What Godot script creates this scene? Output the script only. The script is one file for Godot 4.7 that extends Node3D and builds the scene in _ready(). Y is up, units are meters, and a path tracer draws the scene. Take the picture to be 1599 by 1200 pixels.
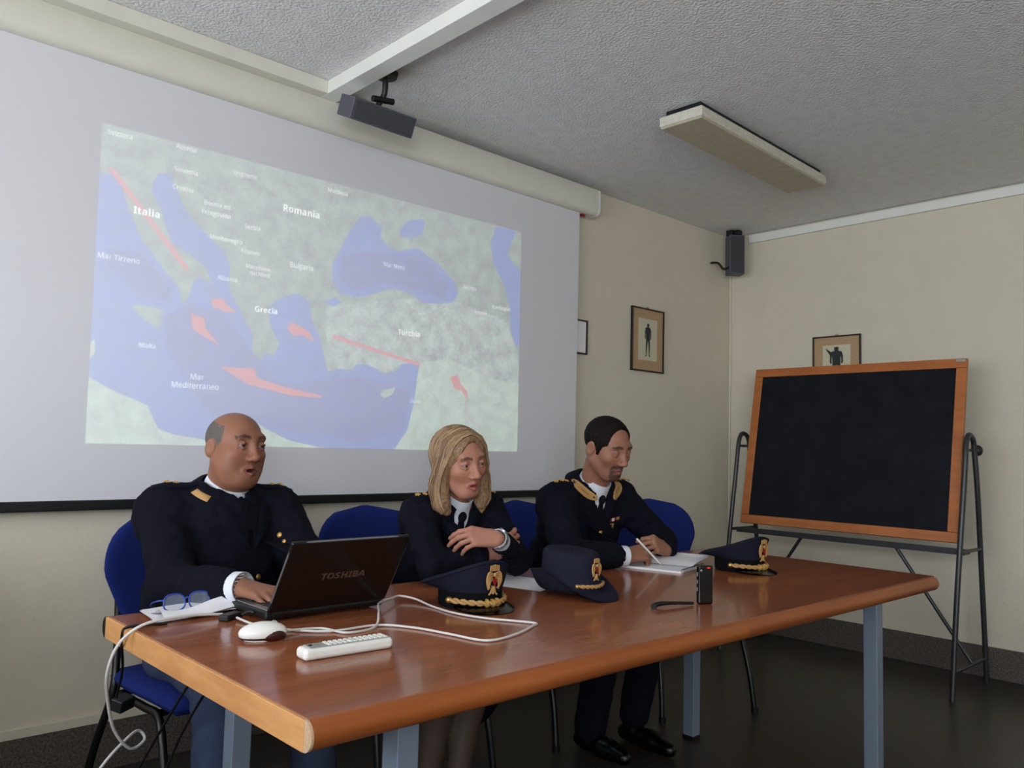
extends Node3D
# A briefing room: three people in uniform behind a long table, a projection screen, a rolling chalkboard.
# World axes: back wall at z = 0, right wall at x = 0, floor at y = 0, metres.

const CEIL := 2.722
const TOP := 0.74
var rng := RandomNumberGenerator.new()
var used := {}
var M := {}

# ---------------------------------------------------------------- mesh builder
class MB:
	var v := PackedVector3Array()
	var n := PackedVector3Array()
	var c := PackedColorArray()
	var uv := PackedVector2Array()
	var ix := PackedInt32Array()
	func vert(p: Vector3, nn := Vector3.ZERO, u := Vector2.ZERO, col := Color.WHITE) -> int:
		v.append(p); n.append(nn); uv.append(u); c.append(col)
		return v.size() - 1
	func tri(a: int, b: int, d: int) -> void:
		ix.append(a); ix.append(b); ix.append(d)
	func otri(a: int, b: int, d: int) -> void:   # wound so that it faces along its normals
		var w := (v[b] - v[a]).cross(v[d] - v[a])
		if w.dot(n[a] + n[b] + n[d]) > 0.0:
			tri(a, d, b)
		else:
			tri(a, b, d)
	func oquad(a: int, b: int, d: int, e: int) -> void:
		otri(a, b, d); otri(a, d, e)
	func flat(pts: Array, nn: Vector3, uvs := [], col := Color.WHITE) -> void:
		var id := []
		for i in pts.size():
			id.append(vert(pts[i], nn, uvs[i] if uvs else Vector2.ZERO, col))
		for i in range(1, pts.size() - 1):
			otri(id[0], id[i], id[i + 1])
	func smooth(from_v := 0, from_i := 0) -> void:   # normals from the faces
		for i in range(from_v, n.size()):
			n[i] = Vector3.ZERO
		for i in range(from_i, ix.size(), 3):
			var f := (v[ix[i + 2]] - v[ix[i]]).cross(v[ix[i + 1]] - v[ix[i]])
			for k in 3:
				n[ix[i + k]] += f
		for i in range(from_v, n.size()):
			n[i] = n[i].normalized()
	func grid(pts: Array, rows: int, cols: int, wrap := false, col := Color.WHITE) -> void:   # smooth sheet of points, row by row
		var f := v.size(); var fi := ix.size()
		for p in pts:
			vert(p, Vector3.ZERO, Vector2.ZERO, col)
		for r in rows - 1:
			for k in (cols if wrap else cols - 1):
				var a := f + r * cols + k
				var b := f + r * cols + (k + 1) % cols
				tri(a, b, b + cols); tri(a, b + cols, a + cols)
		smooth(f, fi)
	func box(xf: Transform3D, size: Vector3, r := 0.004, seg := 2, col := Color.WHITE) -> void:
		var h := size * 0.5
		r = minf(r, minf(h.x, minf(h.y, h.z)) * 0.99)
		var inner := h - Vector3(r, r, r)
		for ax in 3:
			var a1 := (ax + 1) % 3
			var a2 := (ax + 2) % 3
			var l1 := []; var l2 := []
			for s in seg + 1:
				var t := tan(PI / 4.0 * (1.0 - float(s) / seg))
				l1.append(-inner[a1] - r * t); l2.append(-inner[a2] - r * t)
			for s in seg + 1:
				var t2 := tan(PI / 4.0 * (float(s) / seg))
				l1.append(inner[a1] + r * t2); l2.append(inner[a2] + r * t2)
			for side in [-1.0, 1.0]:
				var f := v.size()
				for i in l1.size():
					for j in l2.size():
						var p := Vector3.ZERO
						p[ax] = h[ax] * side; p[a1] = l1[i]; p[a2] = l2[j]
						var q := p.clamp(-inner, inner)
						var nn := (p - q).normalized()
						var fin := q + nn * r
						vert(xf * fin, (xf.basis * nn).normalized(), Vector2(fin[a1], fin[a2]), col)
				for i in l1.size() - 1:
					for j in l2.size() - 1:
						var a := f + i * l2.size() + j
						oquad(a, a + 1, a + 1 + l2.size(), a + l2.size())
	func tube(pts: Array, rad, sides := 8, caps := true, closed := false, col := Color.WHITE, flatten := 1.0, up := Vector3.ZERO) -> void:
		var m := pts.size()
		var side := Vector3.ZERO
		var f := v.size()
		for i in m:
			var t: Vector3
			if closed:
				t = (pts[(i + 1) % m] - pts[(i + m - 1) % m]).normalized()
			else:
				t = (pts[mini(i + 1, m - 1)] - pts[maxi(i - 1, 0)]).normalized()
			if i == 0 or up != Vector3.ZERO:
				side = up if up != Vector3.ZERO else (Vector3.UP if absf(t.y) < 0.9 else Vector3.RIGHT)
			side = (side - t * side.dot(t)).normalized()
			var o := t.cross(side)
			var r: float = rad[i] if rad is Array else rad
			for k in sides:
				var a := TAU * k / sides
				var d := side * cos(a) * flatten + o * sin(a)
				vert(pts[i] + d * r, (side * cos(a) / flatten + o * sin(a)).normalized(), Vector2(float(k) / sides, float(i) / m), col)
		for i in (m if closed else m - 1):
			for k in sides:
				var k2 := (k + 1) % sides
				var b := f + ((i + 1) % m) * sides
				var a := f + i * sides
				oquad(a + k, a + k2, b + k2, b + k)
		if caps and not closed:
			for e in [0, m - 1]:
				var t: Vector3 = (pts[0] - pts[1]).normalized() if e == 0 else (pts[m - 1] - pts[m - 2]).normalized()
				var id := []
				for k in sides:
					id.append(vert(v[f + e * sides + k], t, Vector2.ZERO, col))
				for k in range(1, sides - 1):
					otri(id[0], id[k], id[k + 1])
	func lathe(xf: Transform3D, prof: Array, segs := 24, sx := 1.0, sz := 1.0, col := Color.WHITE) -> void:
		for i in prof.size() - 1:
			var f := v.size()
			for e in 2:
				var p: Vector2 = prof[i + e]
				var d: Vector2 = (prof[i + 1] - prof[i]).normalized()
				var j := i + (1 if e == 1 else -1)
				if j >= 0 and j + 1 < prof.size():
					var d2: Vector2 = (prof[j + 1] - prof[j]).normalized()
					if d.dot(d2) > 0.6:
						d = (d + d2).normalized()
				for k in segs + 1:
					var a := TAU * k / segs
					var q := Vector3(cos(a) * p.x * sx, p.y, sin(a) * p.x * sz)
					var nn := Vector3(cos(a) * d.y / sx, -d.x, sin(a) * d.y / sz)
					vert(xf * q, (xf.basis * nn).normalized(), Vector2(float(k) / segs, p.y), col)
			for k in segs:
				oquad(f + k, f + k + 1, f + segs + 2 + k, f + segs + 1 + k)
	func ball(c0: Vector3, r: Vector3, b := Basis.IDENTITY, segs := 12, rings := 8, colfn = null) -> void:
		var f := v.size()
		for i in rings + 1:
			for k in segs:
				var th := PI * i / rings
				var a := TAU * k / segs
				var d := Vector3(sin(th) * cos(a), cos(th), sin(th) * sin(a))
				vert(c0 + b * (d * r), (b * (d / r)).normalized(), Vector2(float(k) / segs, float(i) / rings), colfn.call(d) if colfn is Callable else (colfn if colfn is Color else Color.WHITE))
		for i in rings:
			for k in segs:
				var k2 := (k + 1) % segs
				oquad(f + i * segs + k, f + i * segs + k2, f + (i + 1) * segs + k2, f + (i + 1) * segs + k)
	func prism(xf: Transform3D, poly: Array, depth: float, soft := false, col := Color.WHITE) -> void:   # polygon in xy, extruded along z from 0 to depth
		var pk := PackedVector2Array(poly)
		var t := Geometry2D.triangulate_polygon(pk)
		for e in 2:
			var f := v.size()
			for p in pk:
				vert(xf * Vector3(p.x, p.y, depth * e), xf.basis * Vector3(0, 0, 1 if e else -1), p, col)
			for i in range(0, t.size(), 3):
				otri(f + t[i], f + t[i + 1], f + t[i + 2])
		var ccw := 0.0
		for i in pk.size():
			ccw += pk[i].cross(pk[(i + 1) % pk.size()])
		var sg := signf(ccw)
		var m := pk.size()
		for i in m:
			var j := (i + 1) % m
			var d := (pk[j] - pk[i]).normalized()
			var na := Vector2(d.y, -d.x) * sg
			var nb := na
			if soft:
				var dp := (pk[i] - pk[(i + m - 1) % m]).normalized()
				var dn := (pk[(j + 1) % m] - pk[j]).normalized()
				if dp.dot(d) > 0.7: na = (na + Vector2(dp.y, -dp.x) * sg).normalized()
				if dn.dot(d) > 0.7: nb = (nb + Vector2(dn.y, -dn.x) * sg).normalized()
			var a := vert(xf * Vector3(pk[i].x, pk[i].y, 0), xf.basis * Vector3(na.x, na.y, 0), pk[i], col)
			var b := vert(xf * Vector3(pk[j].x, pk[j].y, 0), xf.basis * Vector3(nb.x, nb.y, 0), pk[j], col)
			var b2 := vert(xf * Vector3(pk[j].x, pk[j].y, depth), xf.basis * Vector3(nb.x, nb.y, 0), pk[j], col)
			var a2 := vert(xf * Vector3(pk[i].x, pk[i].y, depth), xf.basis * Vector3(na.x, na.y, 0), pk[i], col)
			oquad(a, b, b2, a2)
	func mesh(off := Vector3.ZERO) -> ArrayMesh:
		var w := v.duplicate()
		if off != Vector3.ZERO:
			for i in w.size():
				w[i] -= off
		var arr := []
		arr.resize(Mesh.ARRAY_MAX)
		arr[Mesh.ARRAY_VERTEX] = w
		arr[Mesh.ARRAY_NORMAL] = n
		arr[Mesh.ARRAY_COLOR] = c
		arr[Mesh.ARRAY_TEX_UV] = uv
		arr[Mesh.ARRAY_INDEX] = ix
		var m := ArrayMesh.new()
		m.add_surface_from_arrays(Mesh.PRIMITIVE_TRIANGLES, arr)
		return m

# ---------------------------------------------------------------- distance fields for bodies and clothes
class SDF:
	var ty := PackedInt32Array()
	var A := PackedVector3Array()
	var BA := PackedVector3Array()
	var il := PackedFloat32Array()
	var ra := PackedFloat32Array()
	var dr := PackedFloat32Array()
	var kk := PackedFloat32Array()
	var ms := PackedFloat32Array()
	var mm: Array[Basis] = []
	var noise: FastNoiseLite
	var amp := 0.0
	# type 0 round cone, 1 round cone in squashed space, 2 ellipsoid; +10 subtracts
	func _add(t: int, a: Vector3, ba: Vector3, r0: float, r1: float, k: float, b: Basis, s: float) -> void:
		ty.append(t); A.append(a); BA.append(ba); il.append(1.0 / maxf(ba.length_squared(), 1e-9)); ra.append(r0); dr.append(r1 - r0); kk.append(k); mm.append(b); ms.append(s)
	func cap(a: Vector3, b: Vector3, r0: float, r1: float, k := 0.02, cut := false) -> void:
		_add(10 if cut else 0, a, b - a, r0, r1, k, Basis.IDENTITY, 1.0)
	func chain(pts: Array, rs: Array, k := 0.02) -> void:
		for i in pts.size() - 1:
			cap(pts[i], pts[i + 1], rs[i], rs[i + 1], k)
	func squash(a: Vector3, b: Vector3, r0: float, r1: float, axis: Vector3, s: float, k := 0.03, cut := false) -> void:   # s < 1 flattens along axis
		axis = axis.normalized()
		var f := 1.0 / s - 1.0
		var m := Basis(Vector3.RIGHT + axis * axis.x * f, Vector3.UP + axis * axis.y * f, Vector3.BACK + axis * axis.z * f)
		_add(11 if cut else 1, a, m * (b - a), r0, r1, k, m, minf(s, 1.0))
	func ell(c: Vector3, r: Vector3, k := 0.02, b := Basis.IDENTITY, cut := false) -> void:
		var m := Basis.from_scale(Vector3(1.0 / r.x, 1.0 / r.y, 1.0 / r.z)) * b.transposed()
		_add(12 if cut else 2, c, Vector3.ZERO, 1.0, 1.0, k, m, minf(r.x, minf(r.y, r.z)))
	func d(p: Vector3) -> float:
		var best := 1e3
		for i in ty.size():
			var t := ty[i]
			var cut := t >= 10
			if cut: t -= 10
			var x: float
			if t == 0:
				var q := p - A[i]
				var h := clampf(q.dot(BA[i]) * il[i], 0.0, 1.0)
				x = (q - BA[i] * h).length() - ra[i] - dr[i] * h
			elif t == 1:
				var q := mm[i] * (p - A[i])
				var h := clampf(q.dot(BA[i]) * il[i], 0.0, 1.0)
				x = ((q - BA[i] * h).length() - ra[i] - dr[i] * h) * ms[i]
			else:
				var q := mm[i] * (p - A[i])
				var k0 := q.length()
				var k1 := (mm[i].transposed() * q).length()
				x = k0 * (k0 - 1.0) / maxf(k1, 1e-6) if k0 > 0.3 else -ms[i] * 0.7
			var k := kk[i]
			if cut:
				x = -x
				var g := maxf(k - absf(best - x), 0.0) / k
				best = maxf(best, x) + g * g * k * 0.25
			else:
				var g := maxf(k - absf(best - x), 0.0) / k
				best = minf(best, x) - g * g * k * 0.25
		if amp > 0.0 and best < 0.05:
			best += noise.get_noise_3dv(p) * amp
		return best
	func march(o: Vector3, dir: Vector3, far := 0.6) -> Vector3:
		var t := 0.0
		for i in 60:
			var x := d(o + dir * t)
			if x < 0.0004: break
			t += maxf(x * 0.8, 0.0004)
			if t > far: break
		return o + dir * t
	func grad(p: Vector3) -> Vector3:
		var e := 0.003
		return Vector3(d(p + Vector3(e, 0, 0)) - d(p - Vector3(e, 0, 0)), d(p + Vector3(0, e, 0)) - d(p - Vector3(0, e, 0)), d(p + Vector3(0, 0, e)) - d(p - Vector3(0, 0, e))).normalized()
	func bounds() -> AABB:
		var b := AABB(); var first := true
		for i in ty.size():
			if ty[i] >= 10: continue
			var e: Array
			if ty[i] == 0:
				var r := maxf(ra[i], ra[i] + dr[i])
				e = [A[i] - Vector3.ONE * r, A[i] + Vector3.ONE * r, A[i] + BA[i] - Vector3.ONE * r, A[i] + BA[i] + Vector3.ONE * r]
			elif ty[i] == 1:
				var r := maxf(ra[i], ra[i] + dr[i])
				var bb := A[i] + mm[i].inverse() * BA[i]
				e = [A[i] - Vector3.ONE * r, A[i] + Vector3.ONE * r, bb - Vector3.ONE * r, bb + Vector3.ONE * r]
			else:
				var inv := mm[i].inverse()
				var r := Vector3(Vector3(inv.x.x, inv.y.x, inv.z.x).length(), Vector3(inv.x.y, inv.y.y, inv.z.y).length(), Vector3(inv.x.z, inv.y.z, inv.z.z).length())
				e = [A[i] - r, A[i] + r]
			for q in e:
				if first:
					b = AABB(q, Vector3.ZERO); first = false
				else:
					b = b.expand(q)
		return b.grow(0.012)
	# surface nets over the cells near the surface
	func net(mb: MB, cell: float, colfn = null, xf := Transform3D.IDENTITY, clip := AABB()) -> void:
		var bb := bounds()
		if clip.size != Vector3.ZERO:
			bb = bb.intersection(clip)
		var bs := 4
		var nb := Vector3i((bb.size / (cell * bs)).ceil()) + Vector3i.ONE
		var gx := nb.x * bs + 1; var gy := nb.y * bs + 1; var gz := nb.z * bs + 1
		var val := PackedFloat32Array(); val.resize(gx * gy * gz); val.fill(1e9)
		var ids := PackedInt32Array(); ids.resize(gx * gy * gz); ids.fill(-1)
		var o := bb.position
		var lim := bs * cell * 0.5 * 1.9 + cell
		var f := mb.v.size(); var fi := mb.ix.size()
		var cells := PackedInt32Array()
		var sy := gx; var sz := gx * gy
		for bz in nb.z:
			for by in nb.y:
				for bx in nb.x:
					var ctr := o + (Vector3(bx, by, bz) + Vector3.ONE * 0.5) * (bs * cell)
					if absf(d(ctr)) > lim: continue
					for k in bs + 1:
						for j in bs + 1:
							var at := (bz * bs + k) * sz + (by * bs + j) * sy + bx * bs
							for i in bs + 1:
								if val[at + i] > 1e8:
									val[at + i] = d(o + Vector3(bx * bs + i, by * bs + j, bz * bs + k) * cell)
					for k in bs:
						for j in bs:
							var at := (bz * bs + k) * sz + (by * bs + j) * sy + bx * bs
							for i in bs:
								cells.append(at + i)
		var corner := [0, 1, sy, sy + 1, sz, sz + 1, sz + sy, sz + sy + 1]
		var cpos := [Vector3(0, 0, 0), Vector3(1, 0, 0), Vector3(0, 1, 0), Vector3(1, 1, 0), Vector3(0, 0, 1), Vector3(1, 0, 1), Vector3(0, 1, 1), Vector3(1, 1, 1)]
		var edges := [[0, 1], [2, 3], [4, 5], [6, 7], [0, 2], [1, 3], [4, 6], [5, 7], [0, 4], [1, 5], [2, 6], [3, 7]]
		for at in cells:
			var s0 := val[at] < 0.0
			var mixed := false
			for q in range(1, 8):
				if (val[at + corner[q]] < 0.0) != s0:
					mixed = true
					break
			if not mixed: continue
			var sum := Vector3.ZERO; var cnt := 0
			for e in edges:
				var a: float = val[at + corner[e[0]]]
				var b: float = val[at + corner[e[1]]]
				if (a < 0.0) != (b < 0.0):
					sum += cpos[e[0]].lerp(cpos[e[1]], a / (a - b)); cnt += 1
			var iz := at / sz
			var iy := (at - iz * sz) / sy
			var p := o + (Vector3(at - iz * sz - iy * sy, iy, iz) + sum / cnt) * cell
			ids[at] = mb.vert(xf * p, Vector3.ZERO, Vector2(p.x, p.y), colfn.call(p) if colfn is Callable else (colfn if colfn is Color else Color.WHITE))
		for at in cells:
			if ids[at] < 0: continue
			var a := val[at] < 0.0
			for ax in 3:
				var st: int = [1, sy, sz][ax]
				var s1: int = [sy, sz, 1][ax]
				var s2: int = [sz, 1, sy][ax]
				if val[at + st] > 1e8 or (val[at + st] < 0.0) == a: continue
				if at - s1 - s2 < 0: continue
				var q0 := ids[at]; var q1 := ids[at - s1]; var q2 := ids[at - s1 - s2]; var q3 := ids[at - s2]
				if q1 < 0 or q2 < 0 or q3 < 0: continue
				if a:
					mb.tri(q0, q2, q1); mb.tri(q0, q3, q2)
				else:
					mb.tri(q0, q1, q2); mb.tri(q0, q2, q3)
		mb.smooth(f, fi)

# ---------------------------------------------------------------- small helpers
func numbered(called: String) -> String:
	used[called] = used.get(called, -1) + 1
	return called if used[called] == 0 else "%s_%03d" % [called, used[called]]

func thing(called: String, label: String, category: String, at := Vector3.ZERO, turn := 0.0, group := "") -> Node3D:
	var o := Node3D.new()
	o.name = numbered(called)
	add_child(o)
	o.position = at
	o.rotation.y = turn
	o.set_meta("label", label)
	o.set_meta("category", category)
	if group: o.set_meta("group", group)
	return o

func part(called: String, mb: MB, m: Material, parent: Node3D, local := false, label := "") -> MeshInstance3D:
	var off := Vector3.ZERO
	if not local:
		var q: Node = parent
		while q is Node3D and q != self:
			off += q.position
			q = q.get_parent()
	var o := MeshInstance3D.new()
	o.mesh = mb.mesh(off)
	o.name = called
	o.material_override = m
	parent.add_child(o, true)
	if label: o.set_meta("label", label)
	return o

func struct(called: String, mb: MB, m: Material, parent: Node3D = self) -> MeshInstance3D:
	var o := part(called, mb, m, parent)
	if parent == self: o.set_meta("kind", "structure")
	return o

func copy(src: Node3D, called: String, label: String, at: Vector3, turn: float) -> Node3D:
	var o: Node3D = src.duplicate()
	o.name = numbered(called)
	add_child(o)
	o.position = at
	o.rotation.y = turn
	o.set_meta("label", label)
	return o

func at(p: Vector3, b := Basis.IDENTITY) -> Transform3D:
	return Transform3D(b, p)

func rotd(x: float, y: float, z: float) -> Basis:
	return Basis.from_euler(Vector3(deg_to_rad(x), deg_to_rad(y), deg_to_rad(z)))

func curve(pts: Array, per := 6, closed := false) -> Array:   # Catmull-Rom through the points
	var out := []
	var m := pts.size()
	for i in (m if closed else m - 1):
		var p0 = pts[(i + m - 1) % m] if closed else pts[maxi(i - 1, 0)]
		var p1 = pts[i]
		var p2 = pts[(i + 1) % m] if closed else pts[i + 1]
		var p3 = pts[(i + 2) % m] if closed else pts[mini(i + 2, m - 1)]
		for s in per:
			out.append(p1.cubic_interpolate(p2, p0, p3, float(s) / per))
	if not closed: out.append(pts[m - 1])
	return out

func mat(col: Color, rough := 0.7, metal := 0.0, spec := 0.5) -> StandardMaterial3D:
	var m := StandardMaterial3D.new()
	m.albedo_color = col
	m.roughness = rough
	m.metallic = metal
	m.metallic_specular = spec
	return m

func noise(freq: float, sd := 1, oct := 3) -> FastNoiseLite:
	var f := FastNoiseLite.new()
	f.seed = sd
	f.frequency = freq
	f.fractal_octaves = oct
	return f

func noise_tex(freq: float, cols: Array, size := 512, sd := 1, oct := 4, bump := 0.0) -> NoiseTexture2D:
	var t := NoiseTexture2D.new()
	t.width = size; t.height = size
	t.seamless = true
	t.noise = noise(freq, sd, oct)
	if bump > 0.0:
		t.as_normal_map = true
		t.bump_strength = bump
	else:
		var g := Gradient.new()
		g.offsets = PackedFloat32Array(cols.map(func(x): return x[0]))
		g.colors = PackedColorArray(cols.map(func(x): return x[1]))
		t.color_ramp = g
	return t

func tri_mat(base: Color, freq: float, spread: float, scale: float, rough: float, bump := 0.0, bfreq := 0.1, sd := 3) -> StandardMaterial3D:
	var m := mat(Color.WHITE, rough)
	m.albedo_texture = noise_tex(freq, [[0.25, base.darkened(spread)], [0.75, base.lightened(spread * 0.6)]], 512, sd)
	m.uv1_triplanar = true
	m.uv1_world_triplanar = true
	m.uv1_scale = Vector3.ONE * scale
	if bump > 0.0:
		m.normal_enabled = true
		m.normal_texture = noise_tex(bfreq, [], 512, sd + 7, 3, bump)
	return m

func wood(w: int, h: int, dark: Color, light: Color, sd: int, stretch := 14.0) -> ImageTexture:
	var im := Image.create(w, h, false, Image.FORMAT_RGB8)
	var a := noise(0.006, sd, 4); var b := noise(0.05, sd + 1, 2); var c := noise(0.004, sd + 2, 2)
	for y in h:
		for x in w:
			var g := a.get_noise_2d(x * 0.5, y * stretch * 0.5) * 0.5 + b.get_noise_2d(x * 0.35, y * stretch * 0.3) * 0.22 + c.get_noise_2d(x, y) * 0.5
			im.set_pixel(x, y, dark.lerp(light, clampf(0.5 + g * 0.9, 0.0, 1.0)))
	return ImageTexture.create_from_image(im)

func bar(a: Vector3, b: Vector3, w: float, h: float, r := 0.003) -> Array:   # transform and size of a box from a to b
	var z := (b - a).normalized()
	var x := Vector3.UP.cross(z).normalized() if absf(z.y) < 0.95 else Vector3.RIGHT
	return [Transform3D(Basis(x, z.cross(x), z), (a + b) * 0.5), Vector3(w, h, (b - a).length())]

# ---------------------------------------------------------------- scene
func _ready() -> void:
	rng.seed = 11
	# camera, sky, light, exposure
	var cam := Camera3D.new()
	cam.name = "camera"
	add_child(cam)
	cam.transform = Transform3D(Basis(Vector3(0.729841, 0.026606, 0.683099), Vector3(-0.071372, 0.996747, 0.037434), Vector3(-0.679881, -0.076074, 0.729366)), Vector3(-5.084794, 1.19, 3.198378))
	cam.fov = 50.024
	cam.near = 0.05
	cam.current = true
	var env := Environment.new()
	env.background_mode = Environment.BG_SKY
	var sky := Sky.new()
	var ps := ProceduralSkyMaterial.new()
	ps.sky_top_color = Color(0.80, 0.86, 0.95)
	ps.sky_horizon_color = Color(0.93, 0.95, 0.98)
	ps.ground_horizon_color = Color(0.62, 0.63, 0.62)
	ps.ground_bottom_color = Color(0.50, 0.50, 0.48)
	ps.sky_energy_multiplier = 1.0
	ps.ground_energy_multiplier = 1.0
	sky.sky_material = ps
	env.sky = sky
	env.tonemap_mode = Environment.TONE_MAPPER_LINEAR
	env.tonemap_exposure = 3.0
	env.background_energy_multiplier = 1.0
	env.sdfgi_enabled = true
	env.ssao_enabled = true
	env.ssil_enabled = true
	var we := WorldEnvironment.new()
	we.name = "world_environment"
	we.environment = env
	add_child(we)
	for z in [2.05, 5.55]:   # daylight coming in through the two windows of the left wall
		var day := AreaLight3D.new()
		day.name = numbered("window_daylight")
		day.area_size = Vector2(2.8, 1.5)
		day.light_color = Color(0.93, 0.96, 1.0)
		day.light_energy = 3.0 if z < 3.0 else 5.7
		day.area_normalize_energy = true
		day.area_range = 16.0
		day.shadow_enabled = true
		add_child(day)
		day.position = Vector3(-6.93, 1.45, z)
		day.rotation.y = -PI / 2.0
	materials()
	room()
	cupboard()
	divider()
	screen()
	ceiling_things()
	pictures()
	table()
	chairs()
	chalkboard()
	table_things()
	caps()
	people()

func materials() -> void:
	M.wall = tri_mat(Color(0.84, 0.805, 0.73), 0.012, 0.012, 0.6, 0.85, 0.35, 0.12)
	M.ceil = tri_mat(Color(0.88, 0.875, 0.87), 0.02, 0.03, 1.2, 0.9, 2.0, 0.10, 9)
	var fl := mat(Color.WHITE, 0.3, 0.0, 0.3)
	fl.albedo_texture = noise_tex(0.16, [[0.2, Color(0.17, 0.155, 0.14)], [0.5, Color(0.235, 0.215, 0.195)], [0.68, Color(0.25, 0.23, 0.21)], [0.9, Color(0.40, 0.37, 0.34)]], 512, 21, 3)
	fl.uv1_triplanar = true; fl.uv1_world_triplanar = true; fl.uv1_scale = Vector3.ONE * 1.3
	M.floor = fl
	var pl: StandardMaterial3D = fl.duplicate()
	pl.roughness = 0.55
	pl.albedo_texture = noise_tex(0.14, [[0.2, Color(0.26, 0.24, 0.22)], [0.5, Color(0.36, 0.335, 0.31)], [0.72, Color(0.40, 0.365, 0.33)], [0.95, Color(0.50, 0.46, 0.43)]], 512, 23, 3)
	M.plinth = pl
	M.trim = tri_mat(Color(0.85, 0.82, 0.74), 0.01, 0.02, 1.0, 0.5)
	M.white_paint = tri_mat(Color(0.90, 0.90, 0.87), 0.01, 0.015, 1.0, 0.5)
	M.case = tri_mat(Color(0.85, 0.84, 0.79), 0.01, 0.015, 1.0, 0.45)
	M.fabric = mat(Color(0.835, 0.83, 0.845), 0.9)
	M.black = mat(Color(0.035, 0.035, 0.038), 0.5)
	M.black_metal = mat(Color(0.03, 0.03, 0.032), 0.38, 0.0, 0.5)
	M.dark_gloss = mat(Color(0.018, 0.018, 0.02), 0.18)
	M.speaker = mat(Color(0.30, 0.30, 0.34), 0.55)
	M.grille = tri_mat(Color(0.22, 0.22, 0.24), 0.4, 0.25, 14.0, 0.8, 6.0, 0.4)
	M.lamp_cover = tri_mat(Color(0.72, 0.68, 0.58), 0.02, 0.04, 2.0, 0.5)
	M.lamp_body = tri_mat(Color(0.82, 0.80, 0.74), 0.02, 0.05, 2.0, 0.45)
	var wt := mat(Color.WHITE, 0.2, 0.0, 0.4)
	wt.albedo_texture = wood(1024, 512, Color(0.52, 0.295, 0.185), Color(0.66, 0.39, 0.255), 5)
	wt.clearcoat_enabled = true
	wt.clearcoat = 0.2
	wt.clearcoat_roughness = 0.06
	M.table_top = wt
	var wn := mat(Color.WHITE, 0.38, 0.0, 0.4)
	wn.albedo_texture = wood(512, 256, Color(0.50, 0.26, 0.12), Color(0.66, 0.37, 0.18), 9)
	wn.uv1_triplanar = true
	wn.uv1_scale = Vector3(0.6, 2.0, 2.0)
	M.nosing = wn
	var we := mat(Color.WHITE, 0.5, 0.0, 0.4)
	we.albedo_texture = wood(512, 256, Color(0.74, 0.50, 0.30), Color(0.86, 0.64, 0.41), 13, 18.0)
	we.uv1_triplanar = true
	we.uv1_scale = Vector3(1.2, 1.2, 1.2)
	M.end_band = we
	M.end_grain = tri_mat(Color(0.80, 0.66, 0.52), 0.05, 0.08, 4.0, 0.6)
	M.leg_steel = mat(Color(0.50, 0.545, 0.61), 0.4, 0.2)
	var bl := tri_mat(Color(0.075, 0.135, 0.41), 0.2, 0.14, 5.0, 0.92, 3.0, 0.3)
	bl.metallic_specular = 0.25
	M.blue_fabric = bl
	var bf := mat(Color.WHITE, 0.42, 0.0, 0.4)
	bf.albedo_texture = wood(512, 256, Color(0.62, 0.36, 0.19), Color(0.74, 0.45, 0.25), 31)
	bf.uv1_triplanar = true
	bf.uv1_scale = Vector3(1.5, 1.5, 1.5)
	M.board_frame = bf
	M.slate = tri_mat(Color(0.105, 0.11, 0.13), 0.008, 0.04, 1.0, 0.75)
	M.slate.metallic_specular = 0.2
	M.stand = mat(Color(0.26, 0.265, 0.27), 0.4, 0.6)
	M.gold = mat(Color(0.86, 0.68, 0.36), 0.4, 0.45)
	M.gold_thread = tri_mat(Color(0.80, 0.60, 0.33), 0.25, 0.18, 20.0, 0.55, 6.0, 0.3)
	M.brass = mat(Color(0.76, 0.62, 0.36), 0.3, 0.8)
	M.red = mat(Color(0.55, 0.06, 0.06), 0.5)
	M.paper = mat(Color(0.93, 0.92, 0.93), 0.8)
	M.plastic_white = mat(Color(0.90, 0.89, 0.86), 0.32)
	M.plastic_grey = mat(Color(0.62, 0.62, 0.60), 0.4)
	M.maroon = mat(Color(0.20, 0.05, 0.045), 0.3)
	M.cable = mat(Color(0.82, 0.80, 0.78), 0.45)
	M.silver = mat(Color(0.62, 0.63, 0.65), 0.3, 0.8)
	M.lid = mat(Color(0.035, 0.030, 0.030), 0.28)
	M.logo = mat(Color(0.42, 0.33, 0.28), 0.35, 0.5)
	var lens := mat(Color(0.75, 0.80, 0.9, 0.25), 0.03)
	lens.transparency = BaseMaterial3D.TRANSPARENCY_ALPHA
	M.lens = lens
	var pane := mat(Color(0.9, 0.95, 0.95, 0.06), 0.02)
	pane.transparency = BaseMaterial3D.TRANSPARENCY_ALPHA
	M.pane = pane
	M.glasses = mat(Color(0.16, 0.27, 0.62), 0.3)
	M.frame_wood = mat(Color(0.13, 0.085, 0.06), 0.4)
	M.mount = tri_mat(Color(0.72, 0.60, 0.45), 0.03, 0.06, 4.0, 0.8)
	M.print_paper = tri_mat(Color(0.82, 0.79, 0.68), 0.03, 0.05, 4.0, 0.8)
	M.print_ink = mat(Color(0.16, 0.19, 0.19), 0.8)
	M.black_cloth = cloth(Color(0.02, 0.02, 0.03))
	M.print_grey = mat(Color(0.62, 0.60, 0.58), 0.8)

# ---------------------------------------------------------------- room
func slab(lo: Vector3, hi: Vector3, r := 0.0005) -> MB:
	var mb := MB.new()
	mb.box(at((lo + hi) * 0.5), hi - lo, r, 1)
	return mb

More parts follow.
